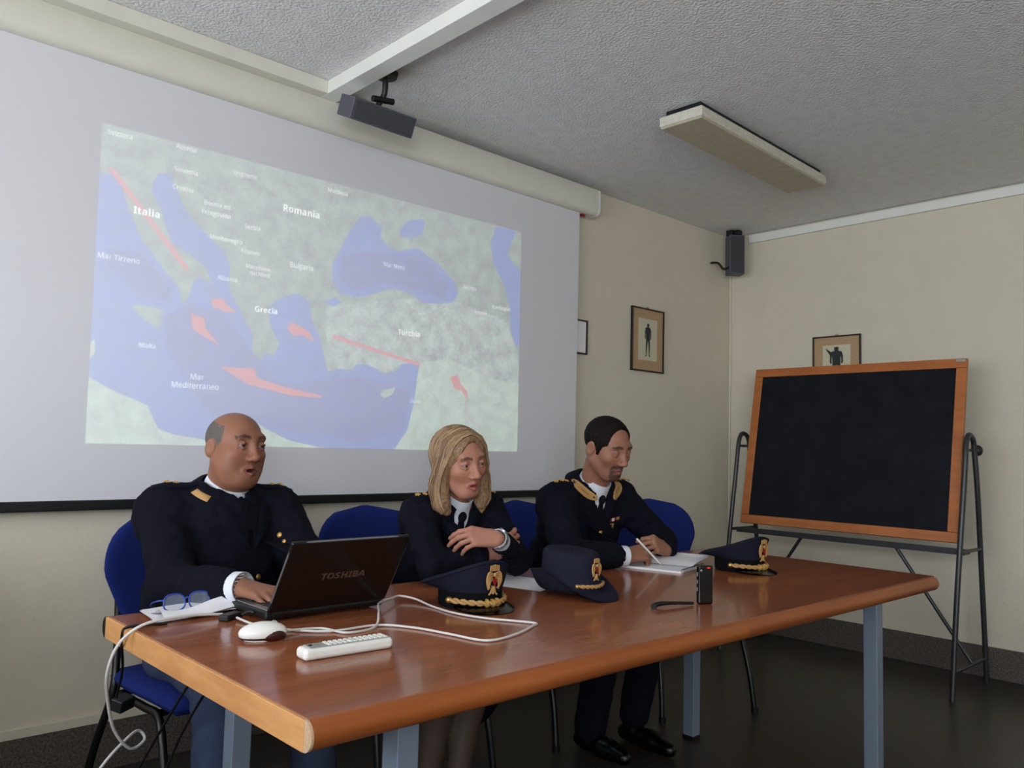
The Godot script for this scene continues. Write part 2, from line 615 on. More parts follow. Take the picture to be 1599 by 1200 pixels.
func room() -> void:
	var L := -7.05; var F := 7.4
	struct("floor", slab(Vector3(L - 0.2, -0.12, -0.2), Vector3(0.2, 0, F + 0.2)), M.floor)
	struct("ceiling", slab(Vector3(L - 0.2, CEIL, -0.2), Vector3(0.2, CEIL + 0.12, F + 0.2)), M.ceil)
	struct("wall_back", slab(Vector3(L - 0.2, 0, -0.2), Vector3(0.2, CEIL, 0)), M.wall)
	struct("wall_right", slab(Vector3(0, 0, 0), Vector3(0.2, CEIL, F)), M.wall)
	struct("wall_front", slab(Vector3(L - 0.2, 0, F), Vector3(0.2, CEIL, F + 0.2)), M.wall)
	# left wall with its window opening (out of the picture, the light of the room)
	var wy0 := 0.67; var wy1 := 2.23
	var mb := MB.new()
	for b in [[Vector3(L - 0.2, 0, 0), Vector3(L, wy0, F)], [Vector3(L - 0.2, wy1, 0), Vector3(L, CEIL, F)], [Vector3(L - 0.2, wy0, 0), Vector3(L, wy1, 0.6)], [Vector3(L - 0.2, wy0, 3.5), Vector3(L, wy1, 4.1)], [Vector3(L - 0.2, wy0, 7.0), Vector3(L, wy1, F)]]:
		mb.box(at((b[0] + b[1]) * 0.5), b[1] - b[0], 0.0005, 1)
	struct("wall_left", mb, M.wall)
	for e in [["window_1", 0.6, 3.5, "trim_3"], ["window_2", 4.1, 7.0, "trim_5"]]:
		var wz0: float = e[1]; var wz1: float = e[2]
		var win := MB.new()
		for z in [wz0 + 0.025, (wz0 * 2 + wz1) / 3.0, (wz0 + wz1 * 2) / 3.0, wz1 - 0.025]:
			win.box(at(Vector3(L - 0.13, (wy0 + wy1) * 0.5, z)), Vector3(0.05, wy1 - wy0, 0.05), 0.004)
		for y in [wy0 + 0.025, wy1 - 0.025]:
			win.box(at(Vector3(L - 0.13, y, (wz0 + wz1) * 0.5)), Vector3(0.05, 0.05, wz1 - wz0), 0.004)
		var wn := struct(e[0], win, M.white_paint)
		for k in 3:
			var g := MB.new()
			var zc := wz0 + (wz1 - wz0) * (k + 0.5) / 3.0
			g.box(at(Vector3(L - 0.13, (wy0 + wy1) * 0.5, zc)), Vector3(0.004, wy1 - wy0 - 0.1, (wz1 - wz0) / 3.0 - 0.05), 0.001, 1)
			part("pane", g, M.pane, wn)
		struct(e[3], slab(Vector3(L - 0.05, wy0 - 0.03, wz0 - 0.05), Vector3(L + 0.08, wy0, wz1 + 0.05), 0.004), M.white_paint)
	# dark speckled plinth round the room, a pale wooden strip on top of it along the back wall
	struct("baseboard_back", slab(Vector3(L, 0, 0), Vector3(0, 0.168, 0.012), 0.003), M.plinth)
	struct("baseboard_right", slab(Vector3(-0.012, 0, 0.012), Vector3(0, 0.168, F), 0.003), M.plinth)
	struct("baseboard_left", slab(Vector3(L, 0, 0.012), Vector3(L + 0.012, 0.168, F), 0.003), M.plinth)
	struct("trim_1", slab(Vector3(L, 0.169, 0), Vector3(-0.001, 0.205, 0.014), 0.004), M.trim)
	# pale cable duct along the top of the right wall
	struct("trim_2", slab(Vector3(-0.022, CEIL - 0.066, 0.16), Vector3(0, CEIL - 0.012, F), 0.003), M.white_paint)
	struct("trim_4", slab(Vector3(-0.014, 0.17, 0.001), Vector3(0, CEIL - 0.07, 0.014), 0.003), M.trim)

func cupboard() -> void:   # low cupboard beside the screen, left of the picture; it shades the foot of the wall
	var t := thing("low_cupboard", "low pale cupboard against the back wall, left of the screen", "cupboard", Vector3(-5.45, 0, 0.27))
	part("body", slab(Vector3(-6.05, 0.0, 0.02), Vector3(-4.93, 0.92, 0.60), 0.003), M.trim, t)
	for k in 2:
		var d := part("door", slab(Vector3(-6.03 + k * 0.56, 0.06, 0.601), Vector3(-5.475 + k * 0.54, 0.88, 0.617), 0.003), M.trim, t)
		var mb := MB.new()
		mb.tube([Vector3(-5.53 + k * 0.13, 0.60, 0.63), Vector3(-5.53 + k * 0.13, 0.70, 0.63)], 0.006, 8)
		part("handle", mb, M.silver, d)

func divider() -> void:   # chest-high shelving along the window side of the room, left of the picture; it keeps the daylight off the floor
	var t := thing("low_bookcase", "chest-high bookcase between the windows and the table", "bookcase", Vector3(-5.85, 0, 3.2))
	part("body", slab(Vector3(-6.05, 0.0, 0.95), Vector3(-5.70, 1.00, 5.6), 0.003), M.trim, t)
	for k in 6:
		part("door", slab(Vector3(-5.699, 0.06, 0.965 + k * 0.77), Vector3(-5.683, 0.98, 1.72 + k * 0.77), 0.003), M.trim, t)

func ceiling_things() -> void:
	# boxed cable ducts under the ceiling
	var d := thing("ceiling_duct", "cream boxed duct along the ceiling above the screen case", "duct", Vector3(-4.9, CEIL, 0.13))
	part("cover", slab(Vector3(-7.04, 2.665, 0.10), Vector3(-3.369, CEIL - 0.0005, 0.162), 0.002), M.case, d)
	d = thing("ceiling_duct", "white boxed duct running across the ceiling from the screen towards the viewer", "duct", Vector3(-3.33, CEIL, 3.0))
	part("cover", slab(Vector3(-3.368, 2.665, 0.10), Vector3(-3.29, CEIL - 0.0005, 7.39), 0.002), M.white_paint, d)
	# fluorescent fitting, switched off
	var f := thing("ceiling_lamp", "long cream fluorescent ceiling lamp, switched off", "lamp", Vector3(-1.56, CEIL, 1.06))
	var yaw := rotd(0, 2.0, 0)
	var c := Vector3(-1.53, 0, 1.07)
	var mb := MB.new()
	mb.box(at(c + Vector3(0, CEIL - 0.014, 0), yaw), Vector3(1.19, 0.026, 0.18), 0.003)
	part("mounting_tray", mb, M.black, f)
	mb = MB.new()
	mb.box(at(c + Vector3(0, CEIL - 0.052, 0), yaw), Vector3(1.235, 0.046, 0.222), 0.006)
	part("housing", mb, M.lamp_body, f)
	mb = MB.new()
	mb.box(at(c + Vector3(0, CEIL - 0.079, 0), yaw), Vector3(1.225, 0.012, 0.214), 0.005)
	part("diffuser", mb, M.lamp_cover, f)
	# loudspeakers
	var s := thing("loudspeaker", "grey loudspeaker hung under the end of the white ceiling duct", "loudspeaker", Vector3(-3.26, CEIL, 0.36), 0.0, "loudspeakers under the ceiling")
	var sb := rotd(24, -2, -1)
	mb = MB.new(); mb.box(at(Vector3(-3.245, 2.545, 0.36), sb), Vector3(0.30, 0.085, 0.12), 0.004)
	part("cabinet", mb, M.speaker, s)
	mb = MB.new(); mb.box(at(Vector3(-3.245, 2.545, 0.36) + sb * Vector3(0, 0, 0.062), sb), Vector3(0.28, 0.07, 0.006), 0.002)
	part("grille", mb, M.grille, s)
	mb = MB.new()
	mb.tube(curve([Vector3(-3.24, CEIL - 0.004, 0.40), Vector3(-3.22, 2.65, 0.37), Vector3(-3.235, 2.60, 0.35), Vector3(-3.24, 2.56, 0.35)]), 0.012, 8)
	mb.lathe(at(Vector3(-3.235, CEIL - 0.02, 0.40)), [Vector2(0, 0), Vector2(0.045, 0), Vector2(0.05, 0.02)], 20)
	mb.tube([Vector3(-3.27, 2.615, 0.36), Vector3(-3.17, 2.63, 0.36)], 0.014, 8)
	part("bracket", mb, M.black, s)
	s = thing("loudspeaker", "slim upright loudspeaker in the corner under the ceiling", "loudspeaker", Vector3(-0.16, 2.4, 0.13), 0.0, "loudspeakers under the ceiling")
	sb = rotd(0, -38, 0)
	mb = MB.new(); mb.box(at(Vector3(-0.165, 2.545, 0.14), sb), Vector3(0.105, 0.27, 0.09), 0.004)
	part("cabinet", mb, M.speaker, s)
	mb = MB.new(); mb.box(at(Vector3(-0.165, 2.545, 0.14) + sb * Vector3(0, 0, 0.047), sb), Vector3(0.092, 0.25, 0.006), 0.002)
	part("grille", mb, M.grille, s)
	mb = MB.new()
	mb.box(at(Vector3(-0.19, 2.70, 0.12)), Vector3(0.035, 0.04, 0.05), 0.003)
	mb.box(at(Vector3(-0.155, 2.70, 0.15)), Vector3(0.05, 0.042, 0.05), 0.003)
	part("bracket", mb, M.black, s)
	mb = MB.new()
	mb.tube(curve([Vector3(-0.215, 2.46, 0.13), Vector3(-0.245, 2.445, 0.10), Vector3(-0.25, 2.49, 0.06), Vector3(-0.25, 2.50, 0.004)]), 0.008, 6)
	part("speaker_cable", mb, M.black, s)

# ---------------------------------------------------------------- projection screen
func screen() -> void:
	var t := thing("projection_screen", "large white pull-down projection screen showing a map", "projection screen", Vector3(-3.2, 0.93, 0.06))
	var x0 := -4.78; var x1 := -1.662
	part("screen_fabric", slab(Vector3(x0, 0.962, 0.054), Vector3(x1, 2.56, 0.058), 0.0008), M.fabric, t)
	var mb := MB.new()
	mb.box(at(Vector3((x0 + x1) * 0.5, 0.946, 0.056)), Vector3(x1 - x0 + 0.01, 0.036, 0.024), 0.006)
	part("weight_bar", mb, M.black, t, false, "black weight bar along the bottom of the screen")
	mb = MB.new()   # roller case, rounded underneath
	var prof := []
	for k in 9:
		var a := PI + PI * 0.5 * k / 8.0
		prof.append(Vector2(-0.068, 2.572) + Vector2(cos(a), sin(a)) * 0.034)
	prof.append_array([Vector2(-0.006, 2.538), Vector2(-0.002, 2.545), Vector2(-0.002, 2.69), Vector2(-0.095, 2.69), Vector2(-0.102, 2.683)])
	mb.prism(Transform3D(Basis(Vector3(0, 0, -1), Vector3.UP, Vector3(1, 0, 0)), Vector3(-4.9, 0, 0)), prof, 4.9 - 1.555, true)
	part("roller_case", mb, M.case, t)
	mb = MB.new()
	mb.prism(Transform3D(Basis(Vector3(0, 0, -1), Vector3.UP, Vector3(1, 0, 0)), Vector3(-1.554, 0, 0)), prof, 0.02, true)
	mb.box(at(Vector3(-1.545, 2.675, 0.104)), Vector3(0.012, 0.014, 0.006), 0.002)
	part("end_cap", mb, M.plastic_white, t)
	mb = MB.new(); mb.box(at(Vector3(-1.63, 2.532, 0.05)), Vector3(0.03, 0.012, 0.02), 0.003)
	part("end_stop", mb, M.red, t)
	# the projected picture: light thrown on the same white fabric
	var pm := mat(Color(0.835, 0.83, 0.845), 0.9)
	pm.emission_enabled = true
	pm.emission = Color.WHITE
	pm.emission_operator = BaseMaterial3D.EMISSION_OP_MULTIPLY
	pm.emission_texture = map_image()
	pm.emission_energy_multiplier = 0.18
	mb = MB.new()
	var q := [Vector3(-4.211, 2.316, 0.0592), Vector3(-2.118, 2.334, 0.0592), Vector3(-2.108, 1.165, 0.0592), Vector3(-4.198, 1.162, 0.0592)]
	mb.flat(q, Vector3.BACK, [Vector2(0, 0), Vector2(1, 0), Vector2(1, 1), Vector2(0, 1)])
	part("projected_map", mb, pm, t, false, "pale projected map of seas and coasts with red arrows")

func fill(ids: PackedByteArray, w: int, h: int, flat_pts: Array, id: int) -> void:   # polygon in thousandths of the picture
	var p := PackedVector2Array()
	for i in range(0, flat_pts.size(), 2):
		p.append(Vector2(flat_pts[i] * w / 1000.0, flat_pts[i + 1] * h / 1000.0))
	for y in h:
		var xs := []
		for i in p.size():
			var a := p[i]; var b := p[(i + 1) % p.size()]
			if (a.y <= y + 0.5) != (b.y <= y + 0.5):
				xs.append(a.x + (y + 0.5 - a.y) / (b.y - a.y) * (b.x - a.x))
		xs.sort()
		for i in range(0, xs.size() - 1, 2):
			for x in range(maxi(0, int(xs[i] + 0.5)), mini(w, int(xs[i + 1] + 0.5))):
				ids[y * w + x] = id

func map_image() -> ImageTexture:
	var w := 1024; var h := 576
	var P := {
		"med": [-6,161,33,155,40,212,54,271,76,349,117,432,143,482,151,532,161,516,167,476,170,454,181,433,197,449,206,455,191,400,157,360,129,341,113,280,106,233,87,183,89,151,98,117,119,113,131,157,148,218,182,276,205,308,228,340,238,387,237,458,250,495,268,551,288,608,289,677,308,699,318,666,335,677,345,627,327,578,318,515,331,480,352,457,380,438,409,459,415,532,434,585,444,647,455,713,483,699,514,700,526,673,556,674,596,703,628,684,641,656,690,644,684,712,678,803,660,925,627,999,485,1008,425,991,375,975,324,936,307,917,289,943,220,985,145,965,119,948,108,912,99,875,71,855,32,827,0,797],
		"black": [521,106,544,93,579,127,573,162,590,192,621,208,674,176,703,199,739,231,785,286,797,337,779,377,734,393,692,397,664,375,637,361,597,366,559,396,521,418,479,416,460,372,458,307,478,233,500,159],
		"azov": [626,116,644,78,679,55,694,61,688,116,653,146,626,144],
		"caspian": [895,90,912,4,980,1,964,67,952,118,983,166,1000,182,1000,519,987,527,969,461,964,362,945,266,906,166],
		"marmara": [440,452,467,431,484,446,461,466],
		"deep": [122,583,160,531,222,541,281,650,309,713,359,774,537,723,671,763,647,918,541,973,377,938,218,899,160,777,131,697],
		"deep2": [480,274,527,240,696,209,772,308,754,367,663,349,594,342,506,394,470,350],
		"deep3": [16,393,70,387,129,475,127,529,79,523,23,452],
		"sicily": [62,558,100,558,116,561,116,594,110,629,90,606,73,583],
		"cyprus": [586,782,594,766,627,752,618,784,595,801],
		"tunis": [-3,699,6,677,8,721,-3,750],
		"africa": [0,797,32,827,71,855,99,875,108,912,119,948,145,965,220,985,289,943,307,917,324,936,375,975,425,991,485,1008,627,999,608,1045,-33,1034],
		"arabia": [690,644,777,617,895,682,1011,696,1015,1017,607,1025,627,999,660,925,678,803,684,712],
		"turkey": [447,477,531,433,664,388,798,370,954,419,1003,582,1011,696,895,682,690,644,641,656,596,703,514,700,455,713],
	}
	var ARROWS := [[204,501,227,496,234,514,255,539,228,542,221,533,208,534], [167,562,193,572,196,606,226,661,185,627,172,611], [226,729,296,728,302,759,359,783,442,805,442,814,374,814,302,790,285,787], [359,569,370,546,388,556,409,571,424,608,390,588,376,598], [780,694,802,678,811,717,832,745,835,782,815,744,796,743], [12,139,21,133,161,413,154,423], [464,572,465,586,690,659,695,646]]
	var ids := PackedByteArray(); ids.resize(w * h)
	fill(ids, w, h, P.turkey, 1); fill(ids, w, h, P.arabia, 2)
	for k in ["med", "black", "azov", "caspian", "marmara"]: fill(ids, w, h, P[k], 4)
	for k in ["deep", "deep2", "deep3"]: fill(ids, w, h, P[k], 5)
	fill(ids, w, h, P.africa, 2); fill(ids, w, h, P.sicily, 0); fill(ids, w, h, P.cyprus, 1); fill(ids, w, h, P.tunis, 2)
	for a in ARROWS: fill(ids, w, h, a, 6)
	var arc := curve([Vector2(833, 777), Vector2(830, 826), Vector2(842, 866), Vector2(870, 886), Vector2(898, 873)], 40)
	for p in arc:
		ids[int(p.y * h / 1000.0) * w + int(p.x * w / 1000.0)] = 6
	# light thrown per kind of area (linear): Europe, Anatolia, desert, -, sea, deep sea, arrows
	var lin := [Vector3(0.12, 0.20, 0.14), Vector3(0.22, 0.30, 0.25), Vector3(0.30, 0.42, 0.31), Vector3.ZERO, Vector3(0.0, 0.08, 0.40), Vector3(0.0, 0.03, 0.29), Vector3(0.50, 0.05, 0.05)]
	var n1 := noise(0.022, 4, 5); var n2 := noise(0.09, 8, 4)
	var px := []
	px.resize(w * h)
	var textcov := PackedFloat32Array(); textcov.resize(w * h)
	for l in [["Romania", 383, 136, 15], ["Italia", 81, 253, 14], ["Ungheria", 260, 52, 9], ["Slovenia", 147, 88, 9], ["Croazia", 143, 148, 9], ["Bosnia ed", 208, 178, 9], ["Erzegovina", 207, 210, 9], ["Serbia", 280, 231, 9], ["Montenegro", 228, 291, 9], ["Kosovo", 277, 319, 9], ["Macedonia", 295, 370, 8], ["del Nord", 299, 392, 8], ["Albania", 234, 426, 9], ["Bulgaria", 388, 337, 11], ["Grecia", 315, 516, 12], ["Turchia", 659, 530, 13], ["Mar Nero", 613, 270, 10], ["Moldavia", 465, 30, 9], ["Georgia", 833, 301, 9], ["Armenia", 869, 400, 8], ["Azerbaigian", 936, 365, 9], ["Libano", 680, 803, 8], ["Mar Tirreno", 38, 417, 10], ["Mar", 184, 772, 11], ["Mediterraneo", 182, 802, 11], ["Malta", 93, 684, 9], ["Austria", 145, 12, 9], ["Svizzera", 30, 22, 9]]:
		stamp(textcov, w, h, l[0], l[1] * w / 1000.0, l[2] * h / 1000.0, l[3] * 1.35)
	var im := Image.create(w, h, false, Image.FORMAT_RGB8)
	for y in h:
		for x in w:
			var k := ids[y * w + x]
			var c: Vector3 = lin[k]
			if k < 3:
				var g := n1.get_noise_2d(x, y) * 0.9 + n2.get_noise_2d(x, y) * 0.7
				c *= maxf(0.15, 1.0 + g * (0.85 if k < 2 else 0.45))
			elif k < 6:
				c *= 1.0 + n1.get_noise_2d(x, y) * 0.25
			var t := textcov[y * w + x]
			if t > 0.0: c = c.lerp(Vector3(0.95, 1.0, 0.97), t)
			im.set_pixel(x, y, Color(c.x, c.y, c.z).linear_to_srgb())
	return ImageTexture.create_from_image(im)

func stamp(cov: PackedFloat32Array, w: int, h: int, text: String, cx: float, cy: float, size: float) -> void:   # lettering of the map, drawn from the font's outlines
	var tm := TextMesh.new()
	var sf := SystemFont.new()
	sf.font_names = PackedStringArray(["Droid Sans"])
	sf.font_weight = 700 if size > 16.0 else 400
	tm.font = sf
	tm.text = text
	tm.font_size = 32
	tm.pixel_size = size / 32.0
	tm.depth = 0.0
	tm.curve_step = 3.0
	var arr := tm.get_mesh_arrays()
	var vs: PackedVector3Array = arr[Mesh.ARRAY_VERTEX]
	var idx = arr[Mesh.ARRAY_INDEX]
	var cnt: int = idx.size() if idx else vs.size()
	for i in range(0, cnt, 3):
		var t := []
		for k in 3:
			var p: Vector3 = vs[idx[i + k]] if idx else vs[i + k]
			t.append(Vector2(cx + p.x, cy - p.y))
		var lo: Vector2 = t[0].min(t[1]).min(t[2]); var hi: Vector2 = t[0].max(t[1]).max(t[2])
		for sy in range(int(lo.y * 3.0), int(hi.y * 3.0) + 2):
			for sx in range(int(lo.x * 3.0), int(hi.x * 3.0) + 2):
				var p := Vector2((sx + 0.5) / 3.0, (sy + 0.5) / 3.0)
				if p.x < 0 or p.y < 0 or p.x >= w or p.y >= h: continue
				if Geometry2D.point_is_inside_triangle(p, t[0], t[1], t[2]):
					cov[int(p.y) * w + int(p.x)] = minf(1.0, cov[int(p.y) * w + int(p.x)] + 1.0 / 9.0)

func pictures() -> void:
	var spec := [
		[Vector3(-0.955, 1.882, 0.0), 0.0, 0.325, 0.40, "framed print of a standing man in uniform, tan mount, on the back wall", 1],
		[Vector3(-1.665, 1.834, 0.0), 0.0, 0.276, 0.20, "thin-framed pale picture half hidden behind the right edge of the screen", 0],
		[Vector3(0.0, 1.77, 0.785), -PI / 2.0, 0.315, 0.37, "framed print of a soldier with a rifle, above the chalkboard", 2],
	]
	for s in spec:
		var t := thing("framed_picture", s[4], "picture", s[0], s[1], "pictures on the walls")
		var w: float = s[2]; var h: float = s[3]
		var fr := MB.new()
		var e := 0.009
		fr.box(at(Vector3(0, h / 2 - e / 2, 0.010)), Vector3(w, e, 0.018), 0.002)
		fr.box(at(Vector3(0, -h / 2 + e / 2, 0.010)), Vector3(w, e, 0.018), 0.002)
		fr.box(at(Vector3(w / 2 - e / 2, 0, 0.010)), Vector3(e, h, 0.018), 0.002)
		fr.box(at(Vector3(-w / 2 + e / 2, 0, 0.010)), Vector3(e, h, 0.018), 0.002)
		part("frame", fr, M.frame_wood, t, true)
		var m := MB.new()
		m.box(at(Vector3(0, 0, 0.006)), Vector3(w - 0.012, h - 0.012, 0.008), 0.001, 1)
		part("mount", m, M.mount if s[5] > 0 else M.paper, t, true)
		if s[5] > 0:
			m = MB.new()
			var pw := w * 0.58; var ph := h * 0.66
			m.box(at(Vector3(0, 0.002, 0.0108)), Vector3(pw, ph, 0.002), 0.0005, 1)
			part("print", m, M.print_paper, t, true)
			m = MB.new()
			var fx := at(Vector3(0, 0.0, 0.0119))
			m.prism(fx, figure(ph * (0.80 if s[5] == 1 else 0.92), s[5] == 2), 0.0006)
			part("printed_figure", m, M.print_ink, t, true)
			m = MB.new()
			m.tube([Vector3(-0.012, h / 2, 0.008), Vector3(0, h / 2 + 0.012, 0.006), Vector3(0.012, h / 2, 0.008)], 0.002, 6)
			part("hanger", m, M.brass, t, true)

func figure(hh: float, gun: bool) -> Array:   # flat printed silhouette of a standing figure, height hh
	var half := [[0.0, 0.5], [0.045, 0.49], [0.055, 0.45], [0.04, 0.405], [0.05, 0.385], [0.12, 0.36], [0.145, 0.26], [0.15, 0.10], [0.135, 0.02], [0.105, 0.03], [0.11, 0.16], [0.095, 0.24], [0.09, 0.05], [0.10, -0.20], [0.085, -0.44], [0.13, -0.485], [0.06, -0.49], [0.035, -0.20], [0.0, 0.0]]
	var out := []
	for p in half: out.append(Vector2(p[0] * (1.3 if gun else 1.0), p[1]) * hh)
	for i in range(half.size() - 2, 0, -1):
		var p = half[i]
		out.append(Vector2(-p[0] * (1.3 if gun else 1.0), p[1]) * hh)
		if gun and i == 6:
			out.append(Vector2(-0.31, 0.44) * hh); out.append(Vector2(-0.30, 0.46) * hh)
	return out

# ---------------------------------------------------------------- furniture
func table() -> void:
	var t := thing("conference_table", "long reddish brown wooden table with grey steel legs", "table", Vector3(-3.07, 0, 1.48))
	var x0 := -4.385; var x1 := -1.715; var z0 := 0.985; var z1 := 1.975
	var th := 0.052
	var mb := MB.new()   # board with the grain running lengthwise
	mb.box(at(Vector3((x0 + x1) / 2 + 0.0042, TOP - th / 2, (z0 + z1) / 2)), Vector3(x1 - x0 - 0.0086, th, z1 - z0), 0.0008, 1)
	for i in mb.v.size():
		mb.uv[i] = Vector2(mb.v[i].x * 0.42, mb.v[i].z * 0.5)
	part("table_top", mb, M.table_top, t)
	var half := []
	for k in 13:
		var a := -PI / 2 + PI * k / 12.0
		half.append(Vector2(cos(a) * 0.024, sin(a) * th / 2))
	var bx := Basis(Vector3(0, 0, 1), Vector3.UP, Vector3(-1, 0, 0))
	mb = MB.new()
	mb.prism(Transform3D(bx, Vector3(x1 - 0.012, TOP - th / 2, z1)), half, x1 - x0 - 0.018, true)
	mb.box(at(Vector3(x1 - 0.006, TOP - th / 2, z1 - 0.001)), Vector3(0.012, th * 0.94, 0.02), 0.008)
	part("front_edge", mb, M.nosing, t)
	mb = MB.new()
	mb.prism(Transform3D(bx, Vector3(x0 + 0.006, TOP - th / 2, z1)), half, 0.005, true)
	part("edge_end", mb, M.end_grain, t, false, "pale end grain at the corner of the front edge")
	mb = MB.new()
	mb.prism(Transform3D(Basis(Vector3(0, 0, -1), Vector3.UP, Vector3(1, 0, 0)), Vector3(x0, TOP - th / 2, z0)), half, x1 - x0, true)
	part("back_edge", mb, M.black, t, false, "dark rounded back edge")
	mb = MB.new()
	mb.box(at(Vector3(x0 + 0.004, TOP - th / 2 - 0.0004, (z0 + z1) / 2)), Vector3(0.009, th, z1 - z0), 0.0015)
	part("end_band", mb, M.end_band, t, false, "pale wooden band on the cut end")
	mb = MB.new()
	mb.box(at(Vector3(x1 + 0.003, TOP - th / 2, (z0 + z1) / 2)), Vector3(0.012, th, z1 - z0), 0.004)
	part("end_band", mb, M.nosing, t)
	for p in [Vector2(-4.125, 1.885), Vector2(-4.125, 1.20), Vector2(-2.045, 1.885), Vector2(-2.10, 1.15)]:
		mb = MB.new()
		mb.box(at(Vector3(p.x, (TOP - th) / 2 - 0.0, p.y)), Vector3(0.05, TOP - th - 0.002, 0.05), 0.003)
		var lg := part("leg", mb, M.leg_steel, t)
		mb = MB.new()
		mb.box(at(Vector3(p.x, 0.008, p.y)), Vector3(0.054, 0.016, 0.054), 0.003)
		part("foot_cap", mb, M.black, lg)
	for r in [[Vector3(-4.1, 0.66, 1.2), Vector3(-2.12, 0.66, 1.16)], [Vector3(-4.125, 0.66, 1.225), Vector3(-4.125, 0.66, 1.86)], [Vector3(-2.08, 0.66, 1.175), Vector3(-2.05, 0.66, 1.86)]]:
		mb = MB.new()
		var b := bar(r[0], r[1], 0.03, 0.05)
		mb.box(b[0], b[1], 0.003)
		part("rail", mb, M.leg_steel, t)

func chair_back() -> MB:
	var mb := MB.new()
	var rows := 19; var cols := 17
	for side in [1.0, -1.0]:
		var pts := []
		for r in rows:
			var v := float(r) / (rows - 1)
			var w: float
			if v < 0.58:
				w = lerpf(0.115, 0.240, pow(v / 0.58, 0.85))
			else:
				w = 0.240 * pow(maxf(0.0, 1.0 - pow((v - 0.58) / 0.42, 2.6)), 0.42)
			if v < 0.06: w *= sqrt(1.0 - pow(1.0 - v / 0.06, 2.0)) * 0.35 + 0.65
			w = maxf(w, 0.012)
			for k in cols:
				var u := -1.0 + 2.0 * k / (cols - 1)
				u = sin(u * PI / 2)
				var x := u * w
				var y := 0.50 + 0.44 * v
				var th := 0.026 * sqrt(maxf(0.0, 1.0 - pow(absf(u), 5.0))) * sqrt(maxf(0.0, 1.0 - pow(absf(v * 2.0 - 1.0), 7.0)))
				var z := -0.20 - 0.09 * v + 0.9 * x * x - 0.03 * sin(v * PI) * 0.6
				pts.append(Vector3(x, y, z + th * side))
		mb.grid(pts if side > 0 else pts, rows, cols)
	return mb

func build_chair(label: String, where: Vector3, turn: float) -> Node3D:
	var t := thing("visitor_chair", label, "chair", where, turn, "blue padded chairs behind the table")
	var mb := MB.new()   # seat pad, rounded square with a soft front edge
	for side in [1.0, -1.0]:
		var pts := []
		for i in 15:
			for j in 15:
				var u := sin((-1.0 + i / 7.0) * PI / 2); var v := sin((-1.0 + j / 7.0) * PI / 2)
				var q := Vector2(u * sqrt(1.0 - v * v * 0.16), v * sqrt(1.0 - u * u * 0.16))
				var e := sqrt(maxf(0.0, 1.0 - pow(maxf(absf(u), absf(v)), 8.0)))
				pts.append(Vector3(q.x * 0.235, 0.445 + side * 0.03 * e - (0.02 * q.y * q.y if q.y > 0 else 0.0), q.y * 0.225 + 0.02))
		mb.grid(pts, 15, 15)
	part("seat", mb, M.blue_fabric, t, true)
	part("backrest", chair_back(), M.blue_fabric, t, true)
	for s in [-1.0, 1.0]:
		mb = MB.new()
		mb.tube(curve([Vector3(s * 0.245, 0.01, 0.27), Vector3(s * 0.235, 0.20, 0.235), Vector3(s * 0.222, 0.385, 0.16), Vector3(s * 0.215, 0.402, 0.05), Vector3(s * 0.215, 0.402, -0.12)], 5), 0.0125, 8)
		var lg := part("leg", mb, M.black_metal, t, true)
		mb = MB.new(); mb.lathe(at(Vector3(s * 0.245, 0, 0.271)), [Vector2(0, 0), Vector2(0.016, 0), Vector2(0.017, 0.025), Vector2(0.0, 0.026)], 10)
		part("foot_cap", mb, M.black, lg, true)
		mb = MB.new()
		mb.tube(curve([Vector3(s * 0.255, 0.01, -0.27), Vector3(s * 0.24, 0.22, -0.215), Vector3(s * 0.222, 0.40, -0.15), Vector3(s * 0.20, 0.52, -0.185), Vector3(s * 0.17, 0.66, -0.262)], 5), 0.0125, 8)
		lg = part("leg", mb, M.black_metal, t, true)
		mb = MB.new(); mb.lathe(at(Vector3(s * 0.255, 0, -0.271)), [Vector2(0, 0), Vector2(0.016, 0), Vector2(0.017, 0.025), Vector2(0.0, 0.026)], 10)
		part("foot_cap", mb, M.black, lg, true)
	for z in [0.13, -0.13]:
		mb = MB.new()
		mb.tube([Vector3(-0.215, 0.402, z), Vector3(0.215, 0.402, z)], 0.011, 8)
		part("seat_frame", mb, M.black_metal, t, true)
	return t

func chairs() -> void:
	var a := build_chair("blue padded chair under the balding man at the laptop", Vector3(-3.955, 0, 0.60), deg_to_rad(6))
	copy(a, "visitor_chair", "blue padded chair behind the woman with blonde hair", Vector3(-3.235, 0, 0.64), deg_to_rad(-2))
	copy(a, "visitor_chair", "blue padded chair behind the man who is writing", Vector3(-2.40, 0, 0.64), deg_to_rad(-2))
	copy(a, "visitor_chair", "empty blue padded chair at the far end of the table", Vector3(-1.715, 0, 0.80), deg_to_rad(-22))

